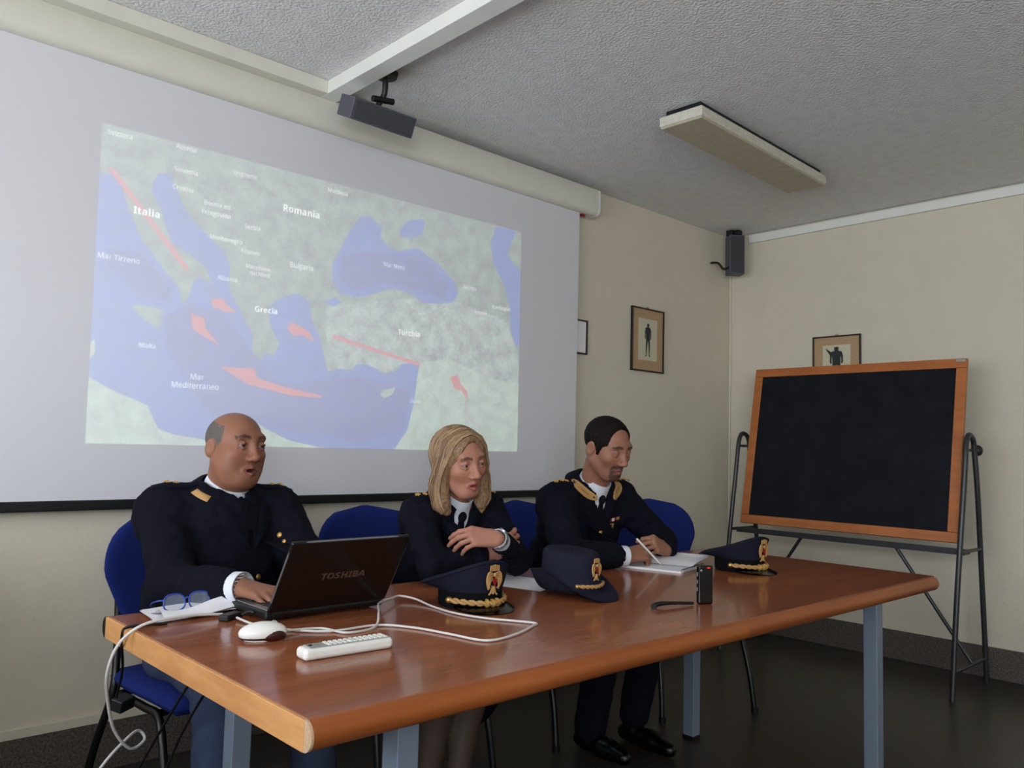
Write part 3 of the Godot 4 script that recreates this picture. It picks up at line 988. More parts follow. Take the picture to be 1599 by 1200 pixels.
func chalkboard() -> void:
	var t := thing("chalkboard", "dark slate chalkboard in an orange wood frame on a steel stand", "chalkboard", Vector3(-0.40, 0, 1.04))
	# panel leaning with its top towards the wall
	var zc := 1.045; var hw := 0.622
	var top := Vector3(-0.352, 1.722, zc); var bot := Vector3(-0.535, 0.762, zc)
	var up := (top - bot).normalized()
	var right := Vector3(0, 0, 1)
	var nrm := up.cross(right)      # towards the room
	if nrm.x > 0: nrm = -nrm
	var c := (top + bot) * 0.5
	var H := (top - bot).length()
	var B := Basis(right, up, nrm)
	var mb := MB.new()
	mb.box(at(c, B), Vector3(hw * 2 - 0.06, H - 0.06, 0.014), 0.002)
	part("slate", mb, M.slate, t)
	var fw := 0.052
	for s in [-1.0, 1.0]:
		mb = MB.new(); mb.box(at(c + up * s * (H / 2 - fw / 2), B), Vector3(hw * 2, fw, 0.026), 0.004)
		part("frame_rail", mb, M.board_frame, t)
		mb = MB.new(); mb.box(at(c + right * s * (hw - fw / 2), B), Vector3(fw, H - fw * 2 - 0.001, 0.0255), 0.004)
		part("frame_rail", mb, M.board_frame, t)
	mb = MB.new(); mb.box(at(c + up * (H / 2 - 0.012) + right * (hw - 0.03) + nrm * 0.0135, B), Vector3(0.046, 0.014, 0.002), 0.0006)
	part("maker_plate", mb, M.plastic_grey, t)
	# two end frames, each a bent tube with a foot at the front and one at the back
	for z in [1.70, 0.385]:
		var k := -0.0
		mb = MB.new()
		mb.tube(curve([Vector3(-0.655, 0.0, z - 0.03), Vector3(-0.60, 0.50, z - 0.02), Vector3(-0.53, 1.10, z), Vector3(-0.505, 1.25, z), Vector3(-0.475, 1.305, z), Vector3(-0.435, 1.312, z), Vector3(-0.395, 1.285, z), Vector3(-0.378, 1.22, z), Vector3(-0.34, 1.0, z), Vector3(-0.23, 0.50, z - 0.02), Vector3(-0.15, 0.0, z - 0.03)], 6), 0.0135, 10)
		part("end_frame", mb, M.stand, t)
		mb = MB.new()
		mb.tube([Vector3(-0.575, 0.72, z - 0.01), Vector3(-0.28, 0.72, z - 0.01)], 0.009, 8)
		part("crossbar", mb, M.stand, t)
		mb = MB.new()
		mb.tube([Vector3(-0.635, 0.135, z - 0.028), Vector3(-0.182, 0.135, z - 0.028)], 0.009, 8)
		part("crossbar", mb, M.stand, t)
		mb = MB.new()
		var s := 1.0 if z > 1.0 else -1.0
		var piv := Vector3(-0.44, 1.235, z)
		mb.tube([Vector3(-0.51, 1.235, z), Vector3(-0.37, 1.235, z)], 0.008, 8)
		mb.tube([piv - Vector3(0, 0, 0.055 * s), piv + Vector3(0, 0, 0.02 * s)], 0.008, 8)
		part("pivot", mb, M.stand, t)
		mb = MB.new()
		mb.ball(Vector3(-0.345, 1.235, z + 0.004 * s), Vector3(0.026, 0.03, 0.026), Basis.IDENTITY, 10, 6)
		part("pivot_knob", mb, M.black, t)
	mb = MB.new()
	mb.box(at(Vector3(-0.50, 0.708, 1.045)), Vector3(0.075, 0.008, 1.30), 0.002)
	mb.box(at(Vector3(-0.538, 0.719, 1.045)), Vector3(0.004, 0.03, 1.30), 0.001)
	mb.tube([Vector3(-0.44, 0.715, 0.38), Vector3(-0.44, 0.715, 1.69)], 0.011, 8)
	part("chalk_tray", mb, M.stand, t)
	for s in [[Vector3(-0.44, 0.70, 1.32), Vector3(-0.36, 0.137, 1.668)], [Vector3(-0.44, 0.70, 0.77), Vector3(-0.36, 0.137, 0.36)]]:
		mb = MB.new()
		mb.tube(s, 0.010, 8)
		part("brace", mb, M.stand, t)

# ---------------------------------------------------------------- things on the table
func sheet(pts: Array, rows: int, cols: int, th := 0.0006) -> MB:   # paper: two close faces
	var mb := MB.new()
	mb.grid(pts, rows, cols)
	var low := pts.map(func(p): return p - Vector3(0, th, 0))
	mb.grid(low, rows, cols)
	return mb

func table_things() -> void:
	var mb: MB
	# laptop, lid towards the viewer
	var lap := thing("laptop", "open black laptop with a silver edge, lid turned to the viewer", "laptop", Vector3(-3.935, TOP, 1.17))
	mb = MB.new(); mb.box(at(Vector3(-3.935, TOP + 0.018, 1.165)), Vector3(0.345, 0.022, 0.235), 0.006)
	var body := part("base", mb, M.black, lap)
	mb = MB.new(); mb.box(at(Vector3(-3.935, TOP + 0.0295, 1.165)), Vector3(0.335, 0.003, 0.225), 0.0012, 1)
	part("deck", mb, M.silver, body)
	mb = MB.new()
	for r in 5:
		for k in 14:
			mb.box(at(Vector3(-4.075 + k * 0.0200, TOP + 0.032, 1.235 - r * 0.019)), Vector3(0.0165, 0.003, 0.0155), 0.001, 1)
	part("keyboard", mb, M.black, body).set_meta("kind", "stuff")
	mb = MB.new(); mb.box(at(Vector3(-3.935, TOP + 0.031, 1.10)), Vector3(0.085, 0.001, 0.045), 0.0004, 1)
	part("touchpad", mb, M.black, body)
	for x in [-4.06, -3.81]:
		for z in [1.26, 1.07]:
			mb = MB.new(); mb.box(at(Vector3(x, TOP + 0.0045, z)), Vector3(0.03, 0.008, 0.012), 0.002)
			part("foot", mb, M.black, body)
	var hinge := Vector3(-3.935, TOP + 0.022, 1.285)
	var up := Vector3(0, 0.180, 0.108).normalized()
	var LB := Basis(Vector3.RIGHT, up, Vector3.RIGHT.cross(up))
	mb = MB.new(); mb.box(at(hinge + up * 0.112, LB), Vector3(0.345, 0.212, 0.012), 0.005, 3)
	var lid := part("lid", mb, M.lid, lap)
	mb = MB.new()
	var ring := []
	for k in 40:
		var a := TAU * k / 40.0
		var q := Vector2(cos(a), sin(a))
		q = Vector2(signf(q.x) * pow(absf(q.x), 0.22) * 0.1715, signf(q.y) * pow(absf(q.y), 0.22) * 0.105)
		ring.append(hinge + up * 0.112 + LB * Vector3(q.x, q.y, 0.002))
	mb.tube(ring, 0.0024, 6, false, true)
	part("lid_rim", mb, M.silver, lid)
	mb = MB.new(); mb.box(at(hinge + up * 0.114 + LB * Vector3(0, 0, -0.0062), LB), Vector3(0.30, 0.175, 0.001), 0.0003, 1)
	part("display", mb, M.dark_gloss, lid)
	mb = MB.new(); mb.tube([Vector3(-4.09, TOP + 0.022, 1.286), Vector3(-3.78, TOP + 0.022, 1.286)], 0.009, 10)
	part("hinge", mb, M.black, lap)
	var tm := TextMesh.new()
	var sf := SystemFont.new(); sf.font_names = PackedStringArray(["Droid Sans"]); sf.font_weight = 700
	tm.font = sf; tm.text = "TOSHIBA"; tm.font_size = 32; tm.pixel_size = 0.00082; tm.depth = 0.0012; tm.curve_step = 2.0
	var lg := MeshInstance3D.new(); lg.mesh = tm; lg.name = "lid_lettering"; lg.material_override = M.logo
	lid.add_child(lg, true)
	lg.transform = Transform3D(LB * Basis.from_scale(Vector3(1.18, 1, 1)), hinge + up * 0.108 + LB * Vector3(0.005, 0, 0.0063) - lap.position)
	# small black adapter plugged into the laptop
	mb = MB.new()
	mb.box(at(Vector3(-4.155, TOP + 0.008, 1.19), rotd(0, 30, 0)), Vector3(0.065, 0.016, 0.028), 0.004)
	mb.tube(curve([Vector3(-4.13, TOP + 0.01, 1.20), Vector3(-4.12, TOP + 0.02, 1.22), Vector3(-4.113, TOP + 0.018, 1.23)]), 0.004, 6)
	var ad := thing("video_adapter", "small black adapter plug beside the laptop base", "adapter", Vector3(-4.15, TOP, 1.19))
	part("plug_housing", mb, M.black, ad)
	# mouse
	var ms := thing("computer_mouse", "white computer mouse with a dark red underside", "mouse", Vector3(-4.19, TOP, 1.435))
	var mf := Basis(Vector3.UP, deg_to_rad(75))
	mb = MB.new()
	var s := SDF.new()
	s.ell(Vector3(0, 0.012, 0), Vector3(0.029, 0.024, 0.054), 0.01)
	s.squash(Vector3(0, 0.0, -0.06), Vector3(0, 0.0, 0.06), 0.05, 0.05, Vector3.UP, 0.01, 0.002, true)
	s.net(mb, 0.003, null, at(Vector3(-4.19, TOP + 0.005, 1.435), mf))
	part("shell", mb, M.plastic_white, ms)
	mb = MB.new()
	mb.ball(Vector3(-4.19, TOP + 0.008, 1.435), Vector3(0.0285, 0.008, 0.053), mf, 20, 8)
	for sd in [-1.0, 1.0]:
		mb.ball(Vector3(-4.19, TOP + 0.012, 1.435) + mf * Vector3(sd * 0.0205, 0.0, 0.018), Vector3(0.0095, 0.0125, 0.030), mf, 14, 8)
	part("underside", mb, M.maroon, ms)
	mb = MB.new(); mb.lathe(Transform3D(mf * rotd(0, 0, 90), Vector3(-4.19, TOP + 0.034, 1.435) + mf * Vector3(0, 0, 0.024)), [Vector2(0, -0.003), Vector2(0.008, -0.003), Vector2(0.008, 0.003), Vector2(0, 0.003)], 14)
	part("wheel", mb, M.plastic_grey, ms)
	# white cables
	var lead := thing("mouse_cable", "white cable looping over the table from the mouse past the remote", "cable", Vector3(-3.85, TOP, 1.5))
	mb = MB.new()
	var y := TOP + 0.004
	var pp := [Vector3(-4.135, y + 0.006, 1.42), Vector3(-4.036, y, 1.423), Vector3(-4.01, y, 1.50), Vector3(-3.925, y, 1.487), Vector3(-3.875, y + 0.02, 1.43), Vector3(-3.80, y + 0.018, 1.32), Vector3(-3.715, y + 0.012, 1.255), Vector3(-3.668, y + 0.01, 1.228), Vector3(-3.645, y + 0.006, 1.27), Vector3(-3.652, y, 1.36), Vector3(-3.66, y, 1.47), Vector3(-3.635, y, 1.57), Vector3(-3.575, y, 1.68), Vector3(-3.60, y, 1.705), Vector3(-3.70, y, 1.748), Vector3(-3.797, y, 1.754), Vector3(-3.825, y, 1.65), Vector3(-3.851, y, 1.55), Vector3(-3.906, y, 1.473), Vector3(-4.026, y, 1.464), Vector3(-4.098, y, 1.40), Vector3(-4.14, y, 1.30), Vector3(-4.15, y + 0.004, 1.215)]
	mb.tube(curve(pp, 8), 0.0030, 8)
	part("cable_run", mb, M.cable, lead)
	var lead2 := thing("video_cable", "white cable hanging off the left end of the table to the floor", "cable", Vector3(-4.4, 0, 1.1))
	mb = MB.new()
	mb.tube(curve([Vector3(-4.17, TOP + 0.012, 1.175), Vector3(-4.22, TOP + 0.018, 1.18), Vector3(-4.29, TOP + 0.022, 1.19), Vector3(-4.37, TOP + 0.014, 1.195), Vector3(-4.415, 0.715, 1.18), Vector3(-4.432, 0.65, 1.165), Vector3(-4.412, 0.57, 1.12), Vector3(-4.382, 0.489, 1.085), Vector3(-4.334, 0.430, 1.06), Vector3(-4.290, 0.434, 1.03), Vector3(-4.303, 0.456, 1.02), Vector3(-4.350, 0.450, 1.06), Vector3(-4.416, 0.41, 1.10), Vector3(-4.50, 0.30, 1.12), Vector3(-4.56, 0.12, 1.12), Vector3(-4.62, 0.014, 1.10), Vector3(-4.68, 0.006, 1.05), Vector3(-4.80, 0.006, 0.98)], 8), 0.0036, 8)
	part("cable_run", mb, M.cable, lead2)
	# thin black cables under the left end of the table
	var bc := [
		[[Vector3(-4.22, TOP - 0.058, 1.28), Vector3(-4.23, 0.60, 1.16), Vector3(-4.25, 0.42, 1.0), Vector3(-4.29, 0.20, 0.84), Vector3(-4.36, 0.02, 0.72), Vector3(-4.46, 0.006, 0.64)], "thin black cable slanting down behind the white cable to the floor"],
		[[Vector3(-4.20, TOP - 0.058, 1.34), Vector3(-4.195, 0.58, 1.18), Vector3(-4.20, 0.42, 1.03), Vector3(-4.22, 0.20, 0.90), Vector3(-4.26, 0.02, 0.80), Vector3(-4.32, 0.006, 0.72)], "thin black cable slanting from the table to the chair legs"],
		[[Vector3(-4.30, TOP + 0.003, 1.16), Vector3(-4.385, TOP + 0.004, 1.15), Vector3(-4.398, TOP - 0.02, 1.145), Vector3(-4.36, 0.62, 1.05), Vector3(-4.33, 0.52, 0.93)], "short black cable hanging from the table top by the papers"]]
	for b in bc:
		var t := thing("black_cable", b[1], "cable", b[0][2], 0.0, "black cables at the left end")
		mb = MB.new(); mb.tube(curve(b[0], 6), 0.0035, 6)
		part("cable_run", mb, M.black, t)
	var pb := thing("power_brick", "small black power brick hanging on cables under the table end", "adapter", Vector3(-4.31, 0.48, 0.92))
	mb = MB.new(); mb.box(at(Vector3(-4.31, 0.50, 0.92), rotd(10, 30, 5)), Vector3(0.05, 0.032, 0.036), 0.004)
	part("brick_housing", mb, M.black, pb)
	# projector remote control
	var rc := thing("remote_control", "white projector remote control lying on the table", "remote control", Vector3(-4.105, TOP, 1.645))
	var rb := Basis(Vector3.UP, deg_to_rad(-3.0))
	var rx := at(Vector3(-4.105, TOP + 0.013, 1.648), rb)
	mb = MB.new(); mb.box(rx, Vector3(0.212, 0.025, 0.046), 0.010, 4)
	part("shell", mb, M.plastic_white, rc)
	mb = MB.new(); mb.box(rx * at(Vector3(0.004, 0.0127, 0)), Vector3(0.19, 0.0012, 0.036), 0.0005, 1)
	part("face_plate", mb, M.plastic_grey, rc)
	mb = MB.new()
	for i in 12:
		for j in 4:
			if i > 3 and i < 6 and j > 0 and j < 3: continue
			mb.box(rx * at(Vector3(-0.045 + i * 0.0122, 0.0140, -0.0125 + j * 0.0083)), Vector3(0.0085, 0.0032, 0.0055), 0.0014, 1)
	mb.lathe(rx * at(Vector3(0.010, 0.0133, 0)), [Vector2(0.0, 0.002), Vector2(0.0085, 0.002), Vector2(0.009, 0.0)], 16)
	part("buttons", mb, M.plastic_white, rc).set_meta("kind", "stuff")
	mb = MB.new(); mb.box(rx * at(Vector3(-0.083, 0.0140, -0.002)), Vector3(0.008, 0.003, 0.005), 0.001, 1)
	part("power_button", mb, M.black, rc)
	# papers and spectacles
	var pa := thing("paper_sheets", "curled white sheets of paper at the left end of the table", "papers", Vector3(-4.2, TOP, 1.05))
	for k in 2:
		var pts := []
		for i in 13:
			for j in 9:
				var u := i / 12.0; var v := j / 8.0
				var p := Vector3(lerpf(-4.325, -4.065, u), TOP + 0.002 + k * 0.002, lerpf(0.985, 1.15, v))
				p += Vector3(0.02 * (1.0 - v) * (1 - k), 0, 0.02 * sin(u * 5.0) * (k - 0.5) - u * 0.05)
				if k == 1:
					p.x += 0.025
					p.y += 0.004 + 0.020 * exp(-pow((v - 0.72) * 5.5, 2.0)) * (1.0 - 0.4 * sin(u * 7.0)) + 0.010 * pow(u, 3.0)
				else:
					p.y += 0.004 * sin(u * 6.0 + v * 3.0) * v + 0.004
				pts.append(p)
		part("sheet", sheet(pts, 13, 9), M.paper, pa)
	var gl := thing("spectacles", "blue-rimmed spectacles standing behind the curled papers", "spectacles", Vector3(-4.19, TOP, 1.0))
	var gb := Basis(Vector3(0.995, 0, -0.1).normalized(), Vector3(0, 0.97, -0.24).normalized(), Vector3(0.1, 0.24, 0.96).normalized()).orthonormalized()
	var gc := Vector3(-4.208, TOP + 0.029, 1.045)
	mb = MB.new()
	var ls := MB.new()
	for sd in [-1.0, 1.0]:
		var rim := []; var fan := []
		for k in 24:
			var a := TAU * k / 24.0
			var q := Vector2(signf(cos(a)) * pow(absf(cos(a)), 0.75) * 0.028, signf(sin(a)) * pow(absf(sin(a)), 0.75) * 0.021)
			if q.y < 0: q.x *= 1.04
			rim.append(gc + gb * Vector3(q.x + sd * 0.034, q.y, 0))
			fan.append(rim[k])
		mb.tube(rim, 0.0022, 6, false, true)
		ls.flat(fan, gb.z)
	part("lens", ls, M.lens, gl)
	mb.tube(curve([gc + gb * Vector3(-0.007, 0.006, 0), gc + gb * Vector3(0, 0.010, 0.002), gc + gb * Vector3(0.007, 0.006, 0)]), 0.002, 6)
	part("rim", mb, M.glasses, gl)
	for sd in [-1.0, 1.0]:
		mb = MB.new()
		mb.tube(curve([gc + gb * Vector3(sd * 0.062, 0.008, 0), gc + Vector3(sd * 0.064, 0.004, -0.02), gc + Vector3(sd * 0.06, -0.010, -0.075), gc + Vector3(sd * 0.055, -0.022, -0.10)]), 0.0018, 6)
		part("temple", mb, M.glasses, gl)
	# loose paper by the woman, notepad, pen, recorder and its strap
	var lp := thing("loose_paper", "white sheet of paper between the two nearest hats", "paper", Vector3(-3.16, TOP, 1.17))
	var pts2 := []
	for i in 7:
		for j in 7:
			var b := Basis(Vector3.UP, 0.25) * Vector3((i / 6.0 - 0.5) * 0.21, 0, (j / 6.0 - 0.5) * 0.27)
			pts2.append(Vector3(-3.155, TOP + 0.0015 + 0.001 * sin(i * 1.1), 1.20) + b)
	part("sheet", sheet(pts2, 7, 7), M.paper, lp)
	var np := thing("notepad", "spiral notepad with white pages under the writing hand", "notepad", Vector3(-2.41, TOP, 1.23))
	var nb := Basis(Vector3.UP, deg_to_rad(14))
	var nc := Vector3(-2.43, TOP, 1.235)
	mb = MB.new(); mb.box(at(nc + Vector3(0, 0.004, 0), nb), Vector3(0.245, 0.008, 0.25), 0.001, 1)
	part("pages", mb, M.paper, np)
	var cp := []
	for i in 11:
		for j in 5:
			var u := i / 10.0
			cp.append(nc + nb * Vector3(0.0 + u * 0.205, 0.011 + 0.030 * pow(u, 1.5) + 0.006 * sin(u * 5.0), 0.118 - (j / 4.0) * 0.235))
	part("curled_page", sheet(cp, 11, 5), M.paper, np)
	mb = MB.new()
	for k in 15:
		var r2 := []
		for q in 8:
			var a := TAU * q / 8.0
			r2.append(nc + nb * Vector3(-0.105 + k * 0.015, 0.007 + sin(a) * 0.008, 0.125 + cos(a) * 0.007))
		mb.tube(r2, 0.0010, 5, false, true)
	part("spiral_binding", mb, M.black, np).set_meta("kind", "stuff")
	var vr := thing("voice_recorder", "small black voice recorder with a red light, standing upright on the table", "voice recorder", Vector3(-2.962, TOP, 1.783))
	var vb := Basis(Vector3.UP, deg_to_rad(-34))
	var vc := Vector3(-2.962, TOP + 0.0575, 1.783)
	mb = MB.new(); mb.box(at(vc, vb), Vector3(0.046, 0.114, 0.020), 0.006, 3)
	part("casing", mb, M.dark_gloss, vr)
	mb = MB.new(); mb.box(at(vc + vb * Vector3(0.003, 0.012, 0.0102), vb), Vector3(0.030, 0.034, 0.001), 0.0004, 1)
	part("display", mb, M.dark_gloss, vr)
	mb = MB.new()
	for k in 3: mb.box(at(vc + vb * Vector3(-0.0235, 0.030 - k * 0.022, 0.0), vb), Vector3(0.003, 0.011, 0.007), 0.001, 1)
	mb.ball(vc + vb * Vector3(-0.014, 0.042, 0.010), Vector3(0.004, 0.004, 0.0015), vb, 10, 5)
	part("buttons", mb, M.silver, vr)
	var led := mat(Color(0.6, 0.02, 0.02), 0.3); led.emission_enabled = true; led.emission = Color(1, 0.05, 0.03); led.emission_energy_multiplier = 0.35
	mb = MB.new(); mb.box(at(vc + vb * Vector3(0.008, 0.050, 0.010), vb), Vector3(0.009, 0.004, 0.0015), 0.0005, 1)
	part("indicator_light", mb, led, vr)
	var st := thing("wrist_strap", "short black strap lying beside the voice recorder", "strap", Vector3(-3.08, TOP, 1.745))
	mb = MB.new()
	mb.tube(curve([Vector3(-3.005, TOP + 0.006, 1.772), Vector3(-3.06, TOP + 0.010, 1.757), Vector3(-3.115, TOP + 0.012, 1.742), Vector3(-3.142, TOP + 0.008, 1.735), Vector3(-3.156, TOP + 0.006, 1.745)]), [0.0045, 0.0045, 0.0045, 0.0045, 0.0045, 0.0045, 0.0045, 0.005, 0.005, 0.005, 0.0055, 0.006, 0.0065, 0.007, 0.007, 0.007, 0.0075, 0.008, 0.008, 0.008, 0.008, 0.008, 0.008, 0.008, 0.008], 8)
	part("strap_band", mb, M.black, st)

# ---------------------------------------------------------------- hats
func badge(parent: Node3D, xf: Transform3D, s: float) -> void:   # gold eagle emblem with a crown and a red shield
	var b := MB.new()
	for sd in [-1.0, 1.0]:
		for k in 5:   # spread wings curving down
			var o := k * 0.0028
			b.tube(curve([xf * (Vector3(sd * 0.003, 0.012 - o, 0.002) * s), xf * (Vector3(sd * (0.012 - o * 0.3), 0.014 - o * 1.4, 0.003) * s), xf * (Vector3(sd * (0.016 - o * 0.5), 0.0 - o, 0.003) * s), xf * (Vector3(sd * (0.011 - o * 0.4), -0.016 + o * 0.3, 0.002) * s)], 4), [0.0012 * s, 0.0014 * s, 0.0016 * s, 0.0018 * s, 0.0019 * s, 0.002 * s, 0.002 * s, 0.002 * s, 0.0019 * s, 0.0017 * s, 0.0014 * s, 0.0011 * s, 0.0008 * s], 6)
		b.tube([xf * (Vector3(sd * 0.003, -0.014, 0.002) * s), xf * (Vector3(sd * 0.005, -0.022, 0.002) * s), xf * (Vector3(sd * 0.009, -0.025, 0.002) * s)], 0.0018 * s, 6)
	b.ball(xf * (Vector3(0, 0.010, 0.004) * s), Vector3(0.0032, 0.004, 0.0032) * s, xf.basis, 8, 6)
	b.tube([xf * (Vector3(0, -0.010, 0.002) * s), xf * (Vector3(0, -0.024, 0.002) * s)], [0.004 * s, 0.002 * s], 6)
	part("emblem", b, M.gold_thread, parent, true)
	b = MB.new()   # turreted crown
	for k in 5:
		b.box(xf * at(Vector3((k - 2) * 0.0042, 0.0235 - absf(k - 2) * 0.0008, 0.003) * s), Vector3(0.0028, 0.009, 0.003) * s, 0.0006 * s, 1)
	b.box(xf * at(Vector3(0, 0.0185, 0.003) * s), Vector3(0.0205, 0.004, 0.003) * s, 0.0008 * s, 1)
	part("emblem_crown", b, M.gold_thread, parent, true)
	b = MB.new()
	b.prism(xf * at(Vector3(0, -0.001, 0.004) * s), [Vector2(-0.0038, 0.005) * s, Vector2(0.0038, 0.005) * s, Vector2(0.0036, -0.002) * s, Vector2(0, -0.008) * s, Vector2(-0.0036, -0.002) * s], 0.0022 * s)
	part("emblem_shield", b, M.red, parent, true)

func braid(parent: Node3D, arc: Array, outward: Array, r: float, bars: bool) -> void:   # two gold strands twisted round each other
	for q in 2:
		var b := MB.new()
		var pts := []
		var m := arc.size()
		for i in m:
			var t: Vector3 = (arc[mini(i + 1, m - 1)] - arc[maxi(i - 1, 0)]).normalized()
			var u: Vector3 = outward[i]
			var w := t.cross(u).normalized()
			var a := i * 0.9 + q * PI
			pts.append(arc[i] + (u * cos(a) * 0.6 + w * sin(a)) * r * 0.75 + u * r)
		b.tube(pts, r * 0.85, 6)
		part("braid_strand", b, M.gold_thread, parent, true)
	for e in [0, arc.size() - 1]:
		var b := MB.new()
		b.ball(arc[e] + outward[e] * r, Vector3.ONE * r * 1.7, Basis.IDENTITY, 10, 7)
		part("braid_button", b, M.brass, parent, true)
	if bars:
		for k in 3:
			var i := int(arc.size() * 0.42) + k * 3
			var b := MB.new()
			var t: Vector3 = (arc[i + 1] - arc[i - 1]).normalized()
			b.tube([arc[i] - t * r * 0.6, arc[i] + t * r * 0.6], r * 2.2, 10)
			part("braid_bar", b, M.gold, parent, true)

func peaked_cap(label: String, where: Vector3, turn: float) -> Node3D:
	var t := thing("peaked_cap", label, "cap", where, turn, "uniform hats on the table")
	var navy := cloth(Color(0.085, 0.090, 0.150))
	var b := MB.new()
	var rx := 0.083; var rz := 0.098
	# headband
	b.lathe(at(Vector3(0, 0.012, 0)), [Vector2(0.97, -0.010), Vector2(1.0, -0.010), Vector2(1.015, 0.0), Vector2(1.02, 0.036), Vector2(0.98, 0.040)], 40, rx, rz)
	part("headband", b, M.black_cloth, t, true)
	# crown: wide tilted top, high over the badge
	b = MB.new()
	var rows := 16; var cols := 48
	var pts := []
	for r in rows:
		var v := float(r) / (rows - 1)
		for k in cols:
			var a := TAU * k / cols
			var ca := cos(a); var sa := sin(a)      # sa = 1 at the front
			var f := 0.5 + 0.5 * sa
			var rim_h := lerpf(0.046, 0.132, pow(f, 1.2))
			var flare := lerpf(0.066, 0.008, f)
			var rad: float; var h: float
			if v < 0.5:
				var q := v / 0.5
				rad = 1.0; h = lerpf(0.046, rim_h, q)
				var ex := flare * pow(q, 0.8)
				pts.append(Vector3(ca * (rx + ex * 0.9), h, sa * (rz + ex)))
			else:
				var q := (v - 0.5) / 0.5
				rad = cos(q * PI / 2 * 0.98)
				h = lerpf(rim_h, 0.092, 1.0 - rad) + 0.010 * sin(q * PI)
				pts.append(Vector3(ca * (rx + flare * 0.9) * rad, h, sa * (rz + flare) * rad - 0.012 * (1.0 - rad)))
	b.grid(pts, rows, cols, true)
	part("crown", b, navy, t, true)
	b = MB.new()
	var seam := []
	for k in 48:
		var a := TAU * k / 48.0
		var f := 0.5 + 0.5 * sin(a)
		var fl := lerpf(0.066, 0.008, f)
		seam.append(Vector3(cos(a) * (rx + fl * 0.9 + 0.001), lerpf(0.046, 0.132, pow(f, 1.2)), sin(a) * (rz + fl + 0.001)))
	b.tube(seam, 0.0022, 6, false, true)
	part("piping", b, navy, t, true)
	# shiny peak
	b = MB.new()
	for side in [0.0, -0.003]:
		pts = []
		for i in 21:
			var a := lerpf(deg_to_rad(20), deg_to_rad(160), i / 20.0)
			var reach := 0.052 * pow(sin((a - deg_to_rad(20)) / deg_to_rad(140) * PI), 0.7)
			for j in 6:
				var q := j / 5.0
				var p := Vector3(cos(a) * (rx + 0.002), 0.014, sin(a) * (rz + 0.002))
				var o := Vector3(cos(a) * 0.7, 0, sin(a)).normalized()
				pts.append(p + o * reach * q + Vector3(0, -0.013 * pow(q, 1.4) * (reach / 0.052) + side, 0))
		b.grid(pts, 21, 6)
	part("peak", b, M.dark_gloss, t, true)
	var arc := []; var outw := []
	for i in 41:
		var a := lerpf(deg_to_rad(14), deg_to_rad(166), i / 40.0)
		outw.append(Vector3(cos(a) * 0.9, 0, sin(a)).normalized())
		arc.append(Vector3(cos(a) * (rx + 0.004), 0.021 + 0.006 * absf(cos(a)), sin(a) * (rz + 0.004)))
	braid(t, arc, outw, 0.0056, true)
	var tilt := Basis(Vector3.RIGHT, deg_to_rad(4))
	badge(t, Transform3D(tilt, Vector3(0, 0.084, rz + 0.007)), 1.55)
	return t

func caps() -> void:
	peaked_cap("navy peaked cap with gold braid nearest the laptop", Vector3(-3.545, TOP + 0.001, 1.395), deg_to_rad(-4))
	peaked_cap("navy peaked cap with gold braid at the far end of the table", Vector3(-2.235, TOP + 0.001, 1.455), deg_to_rad(-6))
	# the soft hat with an upturned brim
	var t := thing("brimmed_hat", "navy brimmed hat with gold cord between the two peaked caps", "hat", Vector3(-3.175, TOP + 0.001, 1.44), deg_to_rad(2), "uniform hats on the table")
	var felt := cloth(Color(0.105, 0.110, 0.170))
	var b := MB.new()
	var pts := []
	var prof := [[1.0, 0.020], [1.0, 0.05], [0.985, 0.09], [0.965, 0.118], [0.93, 0.130], [0.86, 0.136], [0.7, 0.1385], [0.45, 0.138], [0.2, 0.137], [0.01, 0.1365]]
	for p in prof:
		for k in 44:
			var a := TAU * k / 44.0
			var lift := 0.006 * sin(a) * (1.0 if p[1] > 0.1 else 0.0)
			pts.append(Vector3(cos(a) * 0.084 * p[0], p[1] - lift, sin(a) * 0.098 * p[0]))
	b.grid(pts, prof.size(), 44, true)
	part("crown", b, felt, t, true)
	b = MB.new()
	for side in [0.0, -0.004]:
		pts = []
		for j in 9:
			for k in 60:
				var q := j / 8.0
				var a := TAU * k / 60.0
				var ca := cos(a); var sa := sin(a)
				var back := clampf(-sa, 0.0, 1.0); var front := clampf(sa, 0.0, 1.0); var sidew := absf(ca)
				var wide := 0.036 + 0.030 * pow(front, 2.0) + 0.004 * back
				var rise := (0.050 * pow(sidew, 1.5) * (1.0 - front * 0.7) + 0.035 * back) * pow(q, 1.5)
				var dip := 0.020 * pow(front, 2.0) * q
				var outr := wide * q * (1.0 - 0.38 * pow(sidew, 2.0) * q)
				pts.append(Vector3(ca * (0.084 + outr), 0.021 + rise - dip + side, sa * (0.098 + outr)))
		b.grid(pts, 9, 60, true)
	part("brim", b, felt, t, true)
	var arc := []; var outw := []
	for i in 31:
		var a := lerpf(deg_to_rad(48), deg_to_rad(132), i / 30.0)
		outw.append(Vector3(cos(a) * 0.9, 0, sin(a)).normalized())
		arc.append(Vector3(cos(a) * 0.086, 0.036 + 0.004 * absf(cos(a)), sin(a) * 0.100))
	braid(t, arc, outw, 0.0042, false)
	badge(t, Transform3D(Basis.IDENTITY, Vector3(0, 0.086, 0.098)), 1.25)

func cloth(col: Color) -> StandardMaterial3D:
	var m := tri_mat(col, 0.3, 0.12, 9.0, 0.9, 3.0, 0.45, 5)
	m.metallic_specular = 0.22
	return m

